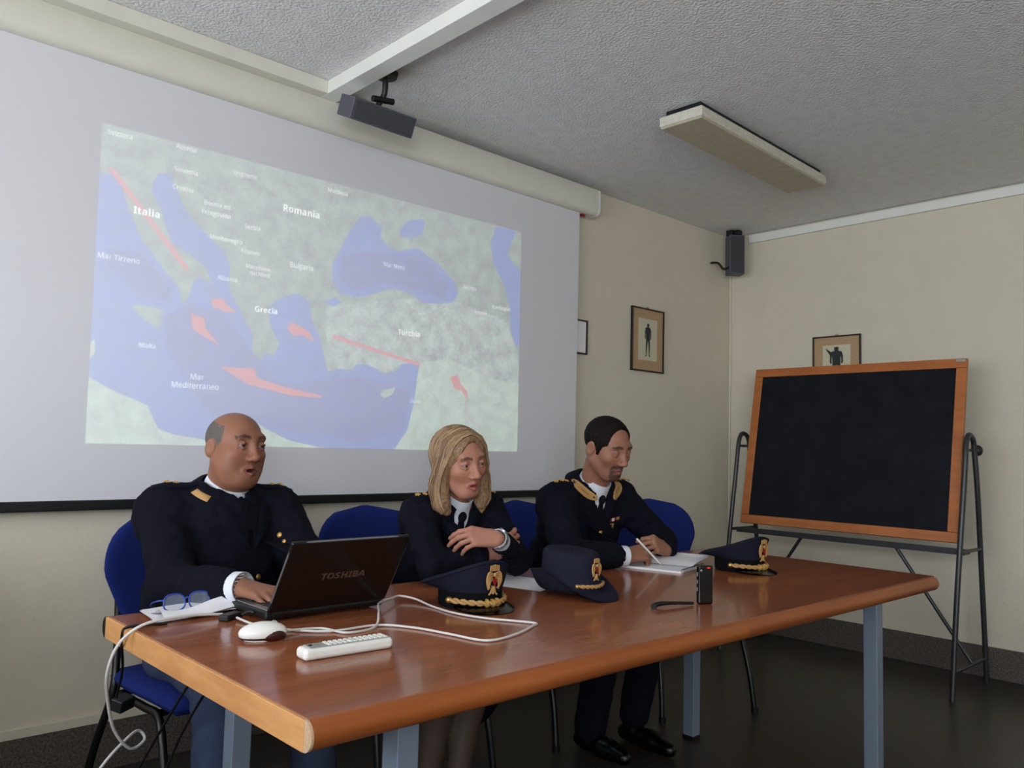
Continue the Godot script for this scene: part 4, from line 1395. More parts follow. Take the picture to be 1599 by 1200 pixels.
# ---------------------------------------------------------------- people
func hand(s: SDF, wrist: Vector3, f: Vector3, n: Vector3, left: bool, curl: Array, sc := 1.0, thumb := 0.4, spread := 0.4) -> void:
	f = f.normalized()
	n = (n - f * n.dot(f)).normalized()
	var t := f.cross(n) * (-1.0 if left else 1.0)
	var off := [0.030, 0.010, -0.010, -0.029]
	var kn := [0.090, 0.094, 0.089, 0.079]
	var ln := [[0.043, 0.026, 0.021], [0.047, 0.030, 0.022], [0.043, 0.028, 0.021], [0.033, 0.021, 0.018]]
	var rr := [0.0092, 0.0095, 0.0090, 0.0079]
	for i in 4:
		var k: Vector3 = wrist + (f * kn[i] + t * off[i]) * sc
		s.cap(wrist + (t * off[i] * 0.55 + f * 0.008) * sc, k, 0.0155 * sc, (rr[i] + 0.0022) * sc, 0.013)
		var a := 0.0
		var p := k
		for j in 3:
			a += deg_to_rad(curl[i][j])
			var d: Vector3 = f * cos(a) + n * sin(a) + t * off[i] * (6.0 * spread if j == 0 else 1.0 * spread)
			var q: Vector3 = p + d.normalized() * ln[i][j] * sc
			s.cap(p, q, rr[i] * (1.0 - j * 0.08) * sc, rr[i] * (0.93 - j * 0.10) * sc, 0.004)
			p = q
	var tb := wrist + (f * 0.022 + t * 0.022 + n * 0.006) * sc
	var td := (f * 0.72 + t * (0.72 - thumb * 0.5) + n * thumb).normalized()
	var t1 := tb + td * 0.044 * sc
	td = (td + f * 0.35 - t * 0.2 * thumb).normalized()
	var t2 := t1 + td * 0.034 * sc
	td = (td + f * 0.2 - t * 0.3 * thumb).normalized()
	s.cap(tb, t1, 0.0165 * sc, 0.0115 * sc, 0.012)
	s.cap(t1, t2, 0.0112 * sc, 0.0100 * sc, 0.004)
	s.cap(t2, t2 + td * 0.022 * sc, 0.0098 * sc, 0.0082 * sc, 0.004)

func head_field(o: Dictionary) -> SDF:   # face towards +z, origin between the ears at eye height
	var s := SDF.new()
	var w: float = o.get("wide", 1.0)
	s.ell(Vector3(0, 0.031, -0.012), Vector3(0.075 * w, 0.078, 0.094), 0.02)
	s.ell(Vector3(0, -0.030, 0.024), Vector3(0.060 * w, 0.084, 0.064), 0.03)
	s.ell(Vector3(0, -0.097, 0.054), Vector3(0.026 * w, 0.019, 0.022), 0.03)
	for d in [-1.0, 1.0]:
		s.cap(Vector3(d * 0.052 * w, -0.050, -0.005), Vector3(d * 0.020 * w, -0.096, 0.046), 0.020 * w, 0.015, 0.03)
		s.ell(Vector3(d * 0.040 * w, -0.024, 0.054), Vector3(0.024, 0.020, 0.022), 0.026)
	if o.get("heavy", false):
		s.ell(Vector3(0, -0.108, 0.018), Vector3(0.062, 0.034, 0.052), 0.03)
		for d in [-1.0, 1.0]:
			s.ell(Vector3(d * 0.048, -0.060, 0.022), Vector3(0.028, 0.040, 0.040), 0.03)
	var fs: float = o.get("features", 1.0)
	var FS := func(x: float, y: float, z: float) -> Vector3: return Vector3(x * fs, -0.02 + (y + 0.02) * fs, z + (fs - 1.0) * 0.01)
	s.cap(FS.call(-0.034, 0.021, 0.074), FS.call(0.034, 0.021, 0.074), 0.013, 0.013, 0.022)
	for d in [-1.0, 1.0]:
		s.ell(FS.call(d * 0.031, 0.001, 0.094), Vector3(0.018, 0.0125, 0.019) * fs, 0.014, Basis.IDENTITY, true)
	# nose
	s.cap(FS.call(0, 0.014, 0.083), FS.call(0, -0.030, 0.101), 0.0078, 0.0105, 0.014)
	s.ell(FS.call(0, -0.034, 0.104), Vector3(0.0115, 0.0095, 0.0105) * fs, 0.008)
	for d in [-1.0, 1.0]:
		s.ell(FS.call(d * 0.0120, -0.0375, 0.0935), Vector3(0.0075, 0.0068, 0.0095) * fs, 0.006)
		# upper and lower eyelids
		var open: float = o.get("lid", 0.0)
		s.cap(FS.call(d * 0.018, 0.0045, 0.0785), FS.call(d * 0.031, 0.0085 - open, 0.0835), 0.0042, 0.0046, 0.005)
		s.cap(FS.call(d * 0.031, 0.0085 - open, 0.0835), FS.call(d * 0.0445, 0.0035, 0.0745), 0.0046, 0.0042, 0.005)
		s.cap(FS.call(d * 0.019, -0.0055, 0.0785), FS.call(d * 0.031, -0.0085, 0.0810), 0.0036, 0.0038, 0.006)
		s.cap(FS.call(d * 0.031, -0.0085, 0.0810), FS.call(d * 0.0435, -0.0045, 0.0740), 0.0038, 0.0036, 0.006)
	# mouth
	var mo: float = o.get("mouth", 0.0)
	for d in [-1.0, 1.0]:
		s.cap(FS.call(0, -0.0600, 0.0865), FS.call(d * 0.0215, -0.0655, 0.0740), 0.0052, 0.0034, 0.007)
		s.cap(FS.call(0, -0.0725 - mo, 0.0840), FS.call(d * 0.0195, -0.0675 - mo * 0.4, 0.0740), 0.0062, 0.0034, 0.007)
	if mo > 0.0:
		s.ell(FS.call(0, -0.0662 - mo * 0.5, 0.088), Vector3(0.0145, 0.0022 + mo * 0.55, 0.012) * fs, 0.003, Basis.IDENTITY, true)
	else:
		s.ell(FS.call(0, -0.0664, 0.0905), Vector3(0.022, 0.0013, 0.008) * fs, 0.004, Basis.IDENTITY, true)
	# ears
	for d in [-1.0, 1.0]:
		var eb := rotd(8, d * -24, d * -4)
		s.ell(Vector3(d * 0.078 * w, -0.008, -0.014), Vector3(0.0085, 0.031, 0.0185), 0.006, eb)
		s.ell(Vector3(d * 0.086 * w, -0.004, -0.008), Vector3(0.0055, 0.019, 0.0095), 0.004, eb, true)
	# neck, down to the given point
	s.cap(Vector3(0, -0.055, -0.028), o.neck, 0.052 * w * o.get("neckr", 1.0), 0.058 * w * o.get("neckr", 1.0), 0.03)
	return s

func skin_colours(o: Dictionary) -> Callable:
	var base: Color = o.skin
	var lips: Color = o.lips
	var brow: Color = o.brow
	var shave: float = o.get("stubble", 0.0)
	var beard: bool = o.get("goatee", false)
	var mo: float = o.get("mouth", 0.0)
	var nz := noise(9.0, 3, 3)
	var fs: float = o.get("features", 1.0)
	return func(pp: Vector3) -> Color:
		var p := Vector3(pp.x / fs, (pp.y + 0.02) / fs - 0.02, pp.z - (fs - 1.0) * 0.01)
		var c := base
		c = c.lerp(base * Color(1.08, 0.80, 0.74), 0.35 * exp(-(pow((absf(p.x) - 0.040) / 0.018, 2.0) + pow((p.y + 0.030) / 0.018, 2.0))) * (1.0 if p.z > 0.03 else 0.0))
		c = c * (1.0 + nz.get_noise_3dv(p * 12.0) * 0.06)
		if p.z > 0.04:
			var fuzz := nz.get_noise_3dv(p * 60.0) * 0.25
			# eyebrows
			var bx := absf(p.x)
			if bx > 0.012 and bx < 0.048:
				var by := 0.0205 + 0.004 * sin((bx - 0.012) / 0.036 * PI) - 0.05 * maxf(0.0, bx - 0.040)
				if absf(p.y - by) < 0.0040: c = c.lerp(brow, 0.85 - fuzz)
			# lips
			var lx := absf(p.x) / 0.0225
			if lx < 1.0 and p.z > 0.067:
				var top := -0.0565 - 0.006 * lx * lx
				var bot := -0.0775 - mo * 1.2 + (0.009 + mo) * lx * lx
				if p.y < top and p.y > bot: c = c.lerp(lips, 0.85)
			if mo > 0.0 and absf(p.y + 0.0662 + mo * 0.5) < mo * 0.55 and absf(p.x) < 0.013 and p.z < 0.0855: c = Color(0.05, 0.018, 0.016)
			if shave > 0.0 and p.y < -0.035 and absf(p.y + 0.068) > 0.009 or shave > 0.0 and p.y < -0.045 and absf(p.x) > 0.024:
				c = c.lerp(brow, shave * (0.6 + fuzz))
			if beard and p.y < -0.045:
				var mst := p.y > -0.0595 and absf(p.x) < 0.030 and p.z > 0.07
				var chin := p.y < -0.080 - mo and absf(p.x) < 0.026 and p.z > 0.045
				var rim := absf(p.x) > 0.020 and absf(p.x) < 0.032 and p.y > -0.095 and p.y < -0.050
				if mst or chin or rim: c = c.lerp(brow, 0.72 + fuzz)
		return c

func eyes(mb: MB, xf: Transform3D, iris: Color, look: Vector3, fs := 1.0) -> void:
	look = look.normalized()
	for d in [-1.0, 1.0]:
		mb.ball(xf * Vector3(d * 0.031 * fs, -0.02 + 0.021 * fs, 0.0720 + (fs - 1.0) * 0.01), Vector3.ONE * 0.0120 * fs * xf.basis.x.length(), xf.basis.orthonormalized(), 20, 14, func(q: Vector3) -> Color:
			var a := q.angle_to(look)
			return Color(0.008, 0.006, 0.006) if a < 0.20 else (iris if a < 0.56 else Color(0.27, 0.23, 0.21)))

func patch(s: SDF, o: Vector3, u: Vector3, v: Vector3, w: Vector3, rows: Array, cols: int, lift: float, mb: MB) -> void:   # cloth strip laid on a surface; rows of [u0, u1, v]
	var top := []; var low := []
	for r in rows:
		for k in cols + 1:
			var q := float(k) / cols
			var g: Vector3 = o + u * lerpf(r[0], r[1], q) + v * r[2] + w * 0.25
			var hit := s.march(g, -w, 0.5)
			var nn := s.grad(hit)
			var edge: bool = (k == 0 or k == cols or r == rows[0] or r == rows[rows.size() - 1])
			top.append(hit + nn * (lift * (0.35 if edge else 1.0)))
			low.append(hit - nn * 0.002)
	mb.grid(top, rows.size(), cols + 1)
	var m := rows.size(); var cc := cols + 1
	var ring := []
	for k in cc: ring.append(k)
	for r in range(1, m): ring.append(r * cc + cols)
	for k in range(cols - 1, -1, -1): ring.append((m - 1) * cc + k)
	for r in range(m - 2, 0, -1): ring.append(r * cc)
	var pts := []
	for i in ring + [ring[0]]: pts.append(top[i])
	for i in ring + [ring[0]]: pts.append(low[i])
	mb.grid(pts, 2, ring.size() + 1)

func stud(s: SDF, o: Vector3, w: Vector3, r: float, mb: MB) -> void:   # domed button on a surface
	var hit := s.march(o + w * 0.25, -w, 0.5)
	var nn := s.grad(hit)
	var x := nn.cross(Vector3.UP).normalized()
	mb.ball(hit + nn * r * 0.2, Vector3(r, r, r * 0.55), Basis(x, nn.cross(x), nn), 12, 7)

func frame_of(yaw: float, lean: float) -> Basis:   # x = the person's left, y = up the spine, z = forward
	return rotd(lean, yaw, 0)

func skin_mat() -> StandardMaterial3D:
	var m := mat(Color.WHITE, 0.5, 0.0, 0.4)
	m.vertex_color_use_as_albedo = true
	m.subsurf_scatter_enabled = true
	m.subsurf_scatter_strength = 0.12
	return m

func suit(t: Node3D, P: Dictionary) -> Dictionary:   # uniform jacket, shirt, tie, and what is fixed on them
	var B: Basis = P.frame
	var L := B.x; var U := B.y; var F := B.z
	var js := SDF.new()
	js.noise = noise(16.0, P.seed, 2)
	js.amp = P.get("fold", 0.006)
	js.squash(P.pel, P.bel, P.rp, P.rb, F, P.flat, 0.04)
	js.squash(P.bel, P.che, P.rb, P.rc, F, P.flat, 0.04)
	js.squash(P.che, P.nb - U * 0.07, P.rc, P.rc * 0.56, F, P.flat * 0.92, 0.05)
	var slope := 0.045
	for q in [["shR", "elR", "wrR", -1.0], ["shL", "elL", "wrL", 1.0]]:
		var sh: Vector3 = P[q[0]]; var el: Vector3 = P[q[1]]; var wr: Vector3 = P[q[2]]
		var sv: Vector3 = wr - (wr - el).normalized() * P.get("cuff" + q[0], 0.02)
		js.cap(P.nb + L * q[3] * 0.045 - U * 0.035, sh, slope, P.ra * 0.95, 0.05)
		js.cap(sh, el, P.ra, P.ra * 0.84, 0.03)
		js.cap(el, sv, P.ra * 0.82, P.ra * 0.66, 0.02)
		js.cap(P.che + L * q[3] * P.rc * 0.5, sh - U * 0.03, P.ra * 1.1, P.ra * 0.9, 0.05)
	js.ell(Vector3(P.pel.x, 0.23, P.pel.z), Vector3(0.5, 0.255, 0.5), 0.02, Basis.IDENTITY, true)   # flat where it sits
	var body_js := SDF.new()   # the same without openings, used to lay things on
	body_js.ty = js.ty.duplicate(); body_js.A = js.A.duplicate(); body_js.BA = js.BA.duplicate(); body_js.il = js.il.duplicate(); body_js.ra = js.ra.duplicate(); body_js.dr = js.dr.duplicate(); body_js.kk = js.kk.duplicate(); body_js.mm = js.mm.duplicate(); body_js.ms = js.ms.duplicate()
	var vo: Vector3 = P.nb - U * P.vdrop     # foot of the V opening, on the axis of the chest
	var apex := body_js.march(vo + F * 0.4, -F, 0.6)
	var mid := body_js.march(P.nb - U * 0.045 + F * 0.4, -F, 0.6)
	var cr: float = P.get("collar", 0.061)
	var cb := Basis(L, (U + F * 0.40).normalized(), Vector3.ZERO)
	cb.z = cb.x.cross(cb.y); cb = cb.orthonormalized()
	js.cap(P.nb - cb.y * 0.005, P.nb + cb.y * 0.15, cr * 1.10, cr * 1.28, 0.008, true)
	js.cap(apex + F * 0.006, P.nb + cb * Vector3(0, -0.010, cr * 0.9) + F * 0.012, 0.004, P.get("vr", 0.020), 0.006, true)
	for q in [["elR", "wrR", "shR"], ["elL", "wrL", "shL"]]:   # sleeves end flat, open
		var d: Vector3 = (P[q[1]] - P[q[0]]).normalized()
		var sv: Vector3 = P[q[1]] - d * P.get("cuff" + q[2], 0.02)
		var ex := d.cross(Vector3.UP).normalized()
		js.ell(sv + d * (P.ra * 0.40 + 0.03), Vector3(0.062, 0.03, 0.062), 0.003, Basis(ex, d, ex.cross(d)), true)
	var mb := MB.new()
	js.net(mb, 0.0068)
	part("jacket", mb, P.cloth, t)
	# shirt: fills the V and the sleeve ends
	mb = MB.new()
	var ss := SDF.new()
	ss.squash(P.bel, P.che, P.rb - 0.016, P.rc - 0.016, F, P.flat, 0.03)
	ss.squash(P.che, P.nb - U * 0.06, P.rc - 0.016, P.rc * 0.46, F, P.flat * 0.92, 0.04)
	ss.cap(P.nb - U * 0.06, P.nb - U * 0.03, cr * 0.95, cr * 0.85, 0.03)
	ss.net(mb, 0.007)
	part("shirt", mb, M.shirt, t)
	# collar band and its two points
	mb = MB.new()
	mb.lathe(at(P.nb, cb), [Vector2(cr * 0.98, -0.036), Vector2(cr * 1.07, -0.036), Vector2(cr * 1.07, 0.010), Vector2(cr * 1.0, 0.040), Vector2(cr * 0.96, 0.040), Vector2(cr * 0.94, -0.01)], 36, 1.0, 1.04)
	var kn: Vector3 = P.nb + cb * Vector3(0, -0.010, cr * 1.13)
	var ks: Vector3 = ss.march(kn + F * 0.4, -F, 0.6)
	if ks.dot(F) > kn.dot(F): kn = ks
	for d in [-1.0, 1.0]:
		var a: Vector3 = P.nb + cb * Vector3(d * cr * 0.62, 0.020, cr * 0.86)
		var b: Vector3 = P.nb + cb * Vector3(d * 0.006, 0.004, cr * 1.12)
		var c: Vector3 = kn + cb * Vector3(d * 0.034, -0.036, 0.004)
		var e: Vector3 = P.nb + cb * Vector3(d * cr * 0.86, -0.010, cr * 0.72)
		mb.grid([a, b, e + F * 0.004, c], 2, 2)
		mb.grid([a - F * 0.003, b - F * 0.003, e, c - F * 0.003], 2, 2)
	part("shirt_collar", mb, M.shirt, t)
	for q in [["elR", "wrR", "shR"], ["elL", "wrL", "shL"]]:
		var sw: float = P.get("show" + q[2], 0.014)
		if sw <= 0.0: continue
		var d: Vector3 = (P[q[1]] - P[q[0]]).normalized()
		var ca: Vector3 = P[q[1]] - d * P.get("cuff" + q[2], 0.02)
		mb = MB.new()
		mb.tube([ca - d * 0.02, ca + d * (P.ra * 0.55 + sw), ca + d * (P.ra * 0.55 + sw + 0.001), ca + d * (P.ra * 0.55 + sw - 0.004)], [P.ra * 0.55, P.ra * 0.55, P.ra * 0.52, P.ra * 0.50], 24, false)
		part("shirt_cuff", mb, M.shirt, t)
	# tie
	mb = MB.new()
	mb.ball(kn + F * 0.006 - U * 0.006, Vector3(0.0165, 0.020, 0.012), B, 14, 9)
	patch(ss, kn, L, U, F, [[-0.010, 0.010, -0.012], [-0.014, 0.014, -0.04], [-0.018, 0.018, -0.09], [-0.021, 0.021, -0.14], [-0.023, 0.023, -0.19]], 4, 0.007, mb)
	part("tie", mb, P.tie, t)
	# lapels
	mb = MB.new()
	var hgt: float = (P.nb - apex).dot(U)
	for d in [-1.0, 1.0]:
		var rows := []
		for i in 8:
			var q := i / 7.0
			var inner: float = 0.006 + P.get("vr", 0.03) * 1.2 * q
			var outer: float = inner + 0.002 + 0.056 * sin(minf(q / 0.72, 1.0) * PI / 2) * (1.0 if q < 0.75 else 0.72)
			rows.append([d * inner, d * outer, q * (hgt - 0.028)])
		patch(body_js, apex, L, U, F, rows, 4, 0.006, mb)
	part("lapels", mb, P.cloth, t)
	# turned collar round the back of the neck
	mb = MB.new()
	var outer := []; var inner := []
	for k in 25:
		var a := lerpf(deg_to_rad(-38), deg_to_rad(218), k / 24.0)
		var e := Vector3(cos(a), 0, -sin(a))
		inner.append(P.nb + cb * (Vector3(e.x, 0, e.z) * (cr * 1.12 + 0.004) + Vector3(0, 0.020, 0)))
		outer.append(P.nb + cb * (Vector3(e.x, 0, e.z) * (cr * 1.12 + 0.046) + Vector3(0, -0.026, 0)))
	var ring := []
	ring.append_array(inner)
	for i in inner.size(): ring.append(inner[i].lerp(outer[i], 0.35) + U * 0.007)
	ring.append_array(outer)
	for i in inner.size(): ring.append(outer[i].lerp(P.nb, 0.25) - U * 0.01)
	mb.grid(ring, 4, inner.size())
	part("jacket_collar", mb, P.cloth, t)
	# buttons down the front
	for k in P.buttons:
		mb = MB.new()
		stud(body_js, apex + L * 0.006 - U * (0.012 + k * P.bstep), F, 0.0095, mb)
		part("button", mb, M.brass, t)
	for d in [-1.0, 1.0]:   # breast pockets with a small button
		mb = MB.new()
		var pc: Vector3 = apex + L * d * 0.088 - U * 0.005
		patch(body_js, pc, L, U, F, [[-0.042, 0.042, 0.022], [-0.043, 0.043, 0.005], [-0.036, 0.036, -0.016], [-0.014, 0.014, -0.026]], 4, 0.005, mb)
		part("pocket_flap", mb, P.cloth, t)
		mb = MB.new()
		stud(body_js, pc - U * 0.012 + F * 0.004, F, 0.0065, mb)
		part("pocket_button", mb, M.brass, t)
	# shoulder straps with their pips
	for q in [["shR", -1.0], ["shL", 1.0]]:
		var sh: Vector3 = P[q[0]]
		var a: Vector3 = P.nb + L * q[1] * 0.075 + U * 0.02
		var ax: Vector3 = ((sh + U * 0.06) - a)
		var len: float = ax.length() + 0.035
		ax = ax.normalized()
		var V: Vector3 = (F - ax * F.dot(ax)).normalized()
		var W: Vector3 = -ax.cross(V)
		if W.dot(U) < 0: W = -W
		mb = MB.new()
		patch(body_js, a, V, ax, W, [[-0.024, 0.024, 0.02], [-0.026, 0.026, 0.05], [-0.028, 0.028, len * 0.7], [-0.028, 0.028, len]], 4, 0.007, mb)
		part("shoulder_strap", mb, P.cloth, t)
		for k in P.pips:
			mb = MB.new()
			var c := body_js.march(a + ax * (len * 0.55 + k * 0.026) + W * 0.25, -W, 0.5)
			var nn := body_js.grad(c)
			for e in 5:
				var g := Basis(nn, TAU * e / 5.0) * V
				mb.tube([c + nn * 0.009, c + nn * 0.008 + g * 0.010], [0.0042, 0.0016], 6)
			part("pip", mb, M.gold, t)
	return {"field": body_js, "apex": apex, "knot": kn}

func collar_patches(t: Node3D, field: SDF, P: Dictionary, big: bool) -> void:   # gold embroidered badges lying on the turned collar
	var B: Basis = P.frame
	var cb := Basis(B.x, (B.y + B.z * 0.40).normalized(), Vector3.ZERO)
	cb.z = cb.x.cross(cb.y); cb = cb.orthonormalized()
	var r: float = P.collar * 1.12 + 0.027
	for d in ([-1.0, 1.0] if P.get("both", true) else [-1.0]):
		var mb := MB.new()
		var on := func(deg: float, side: float) -> Vector3:   # a point on the collar: angle from the person's side to the front, shift across
			var an := deg_to_rad(deg)
			var e := Vector3(d * cos(an), 0, sin(an))
			var p: Vector3 = P.nb + cb * (e * (r + side * 0.74 + 0.0055) + Vector3(0, 0.004 - side * 0.74, 0))
			var nn: Vector3 = (cb * (e * 0.74 + Vector3(0, 0.67, 0))).normalized()
			var hit := field.march(p + nn * 0.10, -nn, 0.2)
			return hit + nn * 0.004 if (hit - p).dot(nn) > 0.0 else p
		if big:
			for q in [1.0, 0.35]:
				var loop := []
				for k in 24:
					var an := TAU * k / 24.0
					loop.append(on.call(26.0 + 34.0 * cos(an) * (1.0 if q > 0.6 else 0.72), 0.0125 * q * sin(an)))
				mb.tube(loop, 0.0052 if q > 0.6 else 0.0034, 6, false, true)
		else:
			var rows := []
			for i in 7:
				for j in 4:
					rows.append(on.call(10.0 + 27.0 * i / 6.0, -0.011 + 0.022 * j / 3.0) + cb.y * (0.002 if i % 6 > 0 and j % 3 > 0 else -0.003))
			mb.grid(rows, 7, 4)
		part("collar_badge", mb, M.gold_thread, t, false, "gold embroidered collar badge")

func trousers(t: Node3D, m: Material, legs: Array, rs: Array) -> void:
	var s := SDF.new()
	s.noise = noise(12.0, 5, 2); s.amp = 0.006
	for l in legs:
		s.cap(l[0], l[1], rs[0], rs[1], 0.04)
		s.cap(l[1], l[2], rs[1], rs[2], 0.015)
	s.cap(legs[0][0], legs[1][0], rs[0] * 1.2, rs[0] * 1.2, 0.04)
	var mb := MB.new()
	s.net(mb, 0.012)
	part("trousers", mb, m, t)

func shoe(t: Node3D, ankle: Vector3, toe: Vector3, heel := 0.0) -> void:
	var d := (toe - ankle); d.y = 0; d = d.normalized()
	var s := SDF.new()
	var g := Vector3(ankle.x, 0.0, ankle.z)
	s.cap(g - d * 0.045 + Vector3(0, 0.038 + heel, 0), g + d * 0.10 + Vector3(0, 0.036, 0), 0.035, 0.036, 0.02)
	s.cap(g + d * 0.08 + Vector3(0, 0.036, 0), g + d * 0.185 + Vector3(0, 0.028, 0), 0.042, 0.027, 0.02)
	s.cap(g + Vector3(0, 0.05 + heel, 0), g + Vector3(0, 0.085 + heel, 0) - d * 0.01, 0.042, 0.038, 0.02)
	s.squash(g - Vector3(0, 0.06, 0), g - Vector3(0, 0.06, 0) + d * 0.1, 0.4, 0.4, Vector3.UP, 0.155, 0.004, true)
	var mb := MB.new()
	s.net(mb, 0.007)
	part("shoe", mb, M.shoe_leather, t)

func person_node(label: String, where: Vector3) -> Node3D:
	return thing("person", label, "person", where, 0.0)

func core(s: SDF, P: Dictionary) -> void:   # the body under the clothes
	P = P.duplicate(); P.pel = P.pel + Vector3(0, 0.06, 0)
	s.squash(P.pel, P.che, P.rp * 0.78, P.rc * 0.80, P.frame.z, P.flat, 0.04)
	s.squash(P.che, P.nb - P.frame.y * 0.05, P.rc * 0.7, 0.035, P.frame.z, 0.7, 0.03)
	for q in [["shR", "elR", "wrR"], ["shL", "elL", "wrL"]]:
		s.cap(P.nb - P.frame.y * 0.03, P[q[0]], 0.04, 0.045, 0.03)
		s.cap(P[q[0]], P[q[1]], 0.045, 0.036, 0.02)
		s.cap(P[q[1]], P[q[2]], 0.034, 0.024, 0.02)

func people() -> void:
	M.shirt = tri_mat(Color(0.86, 0.87, 0.90), 0.05, 0.02, 6.0, 0.8)
	M.shoe_leather = mat(Color(0.018, 0.017, 0.017), 0.3)
	var navy := cloth(Color(0.034, 0.037, 0.080))
	navy.uv1_scale = Vector3.ONE * 5.0
	var tie := cloth(Color(0.045, 0.047, 0.085))
	var grey_blue := cloth(Color(0.22, 0.26, 0.36))
	var skin := skin_mat()
	# ---- the balding man at the laptop
	var t := person_node("balding man in a navy uniform jacket, speaking, sitting at the laptop", Vector3(-3.96, 0, 0.70))
	var P := {
		"frame": frame_of(8, 6), "pel": Vector3(-3.965, 0.56, 0.60), "bel": Vector3(-3.955, 0.70, 0.64), "che": Vector3(-3.94, 0.865, 0.615), "nb": Vector3(-3.925, 1.022, 0.607),
		"rp": 0.190, "rb": 0.212, "rc": 0.185, "flat": 0.78, "ra": 0.076, "shR": Vector3(-4.112, 0.965, 0.58), "shL": Vector3(-3.745, 0.955, 0.62),
		"elR": Vector3(-4.165, 0.775, 0.84), "elL": Vector3(-3.735, 0.765, 0.86), "wrR": Vector3(-4.082, 0.797, 1.085), "wrL": Vector3(-3.84, 0.80, 1.08),
		"cuffshR": 0.045, "showshR": 0.012, "vr": 0.042, "vdrop": 0.15, "buttons": 3, "bstep": 0.068, "pips": 2, "seed": 3, "cloth": navy, "tie": tie, "collar": 0.067, "both": false, "fold": 0.006}
	var S := suit(t, P)
	collar_patches(t, S.field, P, false)
	var mb := MB.new()
	var cs: SDF = S.field
	stud(cs, S.apex + P.frame.x * 0.10 + P.frame.y * 0.035, P.frame.z, 0.009, mb)
	stud(cs, S.apex + P.frame.x * 0.10 + P.frame.y * 0.020, P.frame.z, 0.007, mb)
	part("breast_badge", mb, M.gold, t)
	var hx := Transform3D(rotd(-1, 12, -2), Vector3(-3.917, 1.167, 0.650))
	var o := {"skin": Color(0.275, 0.118, 0.072), "lips": Color(0.20, 0.062, 0.047), "brow": Color(0.045, 0.030, 0.024), "stubble": 0.10, "mouth": 0.005, "lid": 0.0025, "wide": 1.07, "features": 1.16, "heavy": true, "neck": hx.affine_inverse() * (P.nb - P.frame.y * 0.03), "neckr": 1.06}
	mb = MB.new()
	var bs := SDF.new(); core(bs, P); bs.net(mb, 0.014, o.skin)
	head_field(o).net(mb, 0.0026, skin_colours(o), hx)
	eyes(mb, hx, Color(0.02, 0.012, 0.008), Vector3(0.15, 0, 1), 1.16)
	bs = SDF.new()
	bs.cap(P.elR, P.wrR, 0.034, 0.027, 0.01)
	hand(bs, P.wrR, Vector3(0.42, -0.10, 1.0), Vector3(0.15, -1, -0.1), false, [[18, 22, 14], [22, 26, 16], [26, 28, 16], [30, 28, 16]], 1.0, 0.3)
	bs.net(mb, 0.003, o.skin, Transform3D.IDENTITY, AABB(P.wrR - Vector3(0.10, 0.10, 0.06), Vector3(0.32, 0.2, 0.36)))
	bs = SDF.new()
	bs.cap(P.elL, P.wrL, 0.034, 0.027, 0.01)
	hand(bs, P.wrL, Vector3(-0.22, -0.10, 1.0), Vector3(-0.1, -1, -0.1), true, [[18, 22, 14], [22, 26, 16], [26, 28, 16], [30, 28, 16]], 1.0, 0.3)
	bs.net(mb, 0.0032, o.skin, Transform3D.IDENTITY, AABB(P.wrL - Vector3(0.22, 0.10, 0.06), Vector3(0.34, 0.2, 0.36)))
	part("body", mb, skin, t)
	mb = MB.new()   # cropped grey hair round the sides and back
	var hs := SDF.new()
	hs.noise = noise(200.0, 2, 2); hs.amp = 0.0008
	hs.ell(Vector3(0, 0.028, -0.0135), Vector3(0.0818, 0.080, 0.0962), 0.01)
	hs.ell(Vector3(0, 0.140, 0.045), Vector3(0.085, 0.090, 0.150), 0.012, Basis.IDENTITY, true)
	hs.ell(Vector3(0, 0.0, 0.112), Vector3(0.120, 0.15, 0.100), 0.01, Basis.IDENTITY, true)
	hs.ell(Vector3(0, -0.145, 0.02), Vector3(0.16, 0.115, 0.16), 0.01, Basis.IDENTITY, true)
	hs.net(mb, 0.003, func(p: Vector3): return Color(0.13, 0.115, 0.105) * (1.0 + sin(p.x * 900.0 + p.z * 1100.0) * 0.15), hx)
	var hm := mat(Color.WHITE, 0.75, 0.0, 0.2); hm.vertex_color_use_as_albedo = true
	part("hair", mb, hm, t)
	trousers(t, grey_blue, [[Vector3(-4.05, 0.545, 0.62), Vector3(-4.10, 0.535, 1.03), Vector3(-4.10, 0.09, 1.06)], [Vector3(-3.88, 0.545, 0.62), Vector3(-3.82, 0.535, 1.02), Vector3(-3.80, 0.09, 1.04)]], [0.088, 0.074, 0.058])
	shoe(t, Vector3(-4.10, 0.08, 1.05), Vector3(-4.13, 0, 1.2)); shoe(t, Vector3(-3.80, 0.08, 1.03), Vector3(-3.79, 0, 1.2))

	# ---- the woman with crossed forearms
	t = person_node("woman with shoulder-length blonde hair, forearms crossed on the table", Vector3(-3.23, 0, 0.80))
	P = {
		"frame": frame_of(-4, 18), "pel": Vector3(-3.225, 0.55, 0.66), "bel": Vector3(-3.225, 0.70, 0.75), "che": Vector3(-3.225, 0.845, 0.865), "nb": Vector3(-3.240, 0.996, 0.945),
		"rp": 0.165, "rb": 0.145, "rc": 0.152, "flat": 0.74, "ra": 0.058, "shR": Vector3(-3.375, 0.953, 0.915), "shL": Vector3(-3.082, 0.957, 0.935),
		"elR": Vector3(-3.440, 0.800, 1.085), "elL": Vector3(-3.085, 0.800, 1.10), "wrR": Vector3(-3.232, 0.842, 1.150), "wrL": Vector3(-3.285, 0.893, 1.222),
		"cuffshR": 0.06, "cuffshL": 0.050, "showshR": 0.0, "showshL": 0.006, "vr": 0.034, "vdrop": 0.16, "buttons": 2, "bstep": 0.07, "pips": 2, "seed": 8, "cloth": navy, "tie": tie, "collar": 0.052, "fold": 0.007}
	S = suit(t, P)
	collar_patches(t, S.field, P, false)
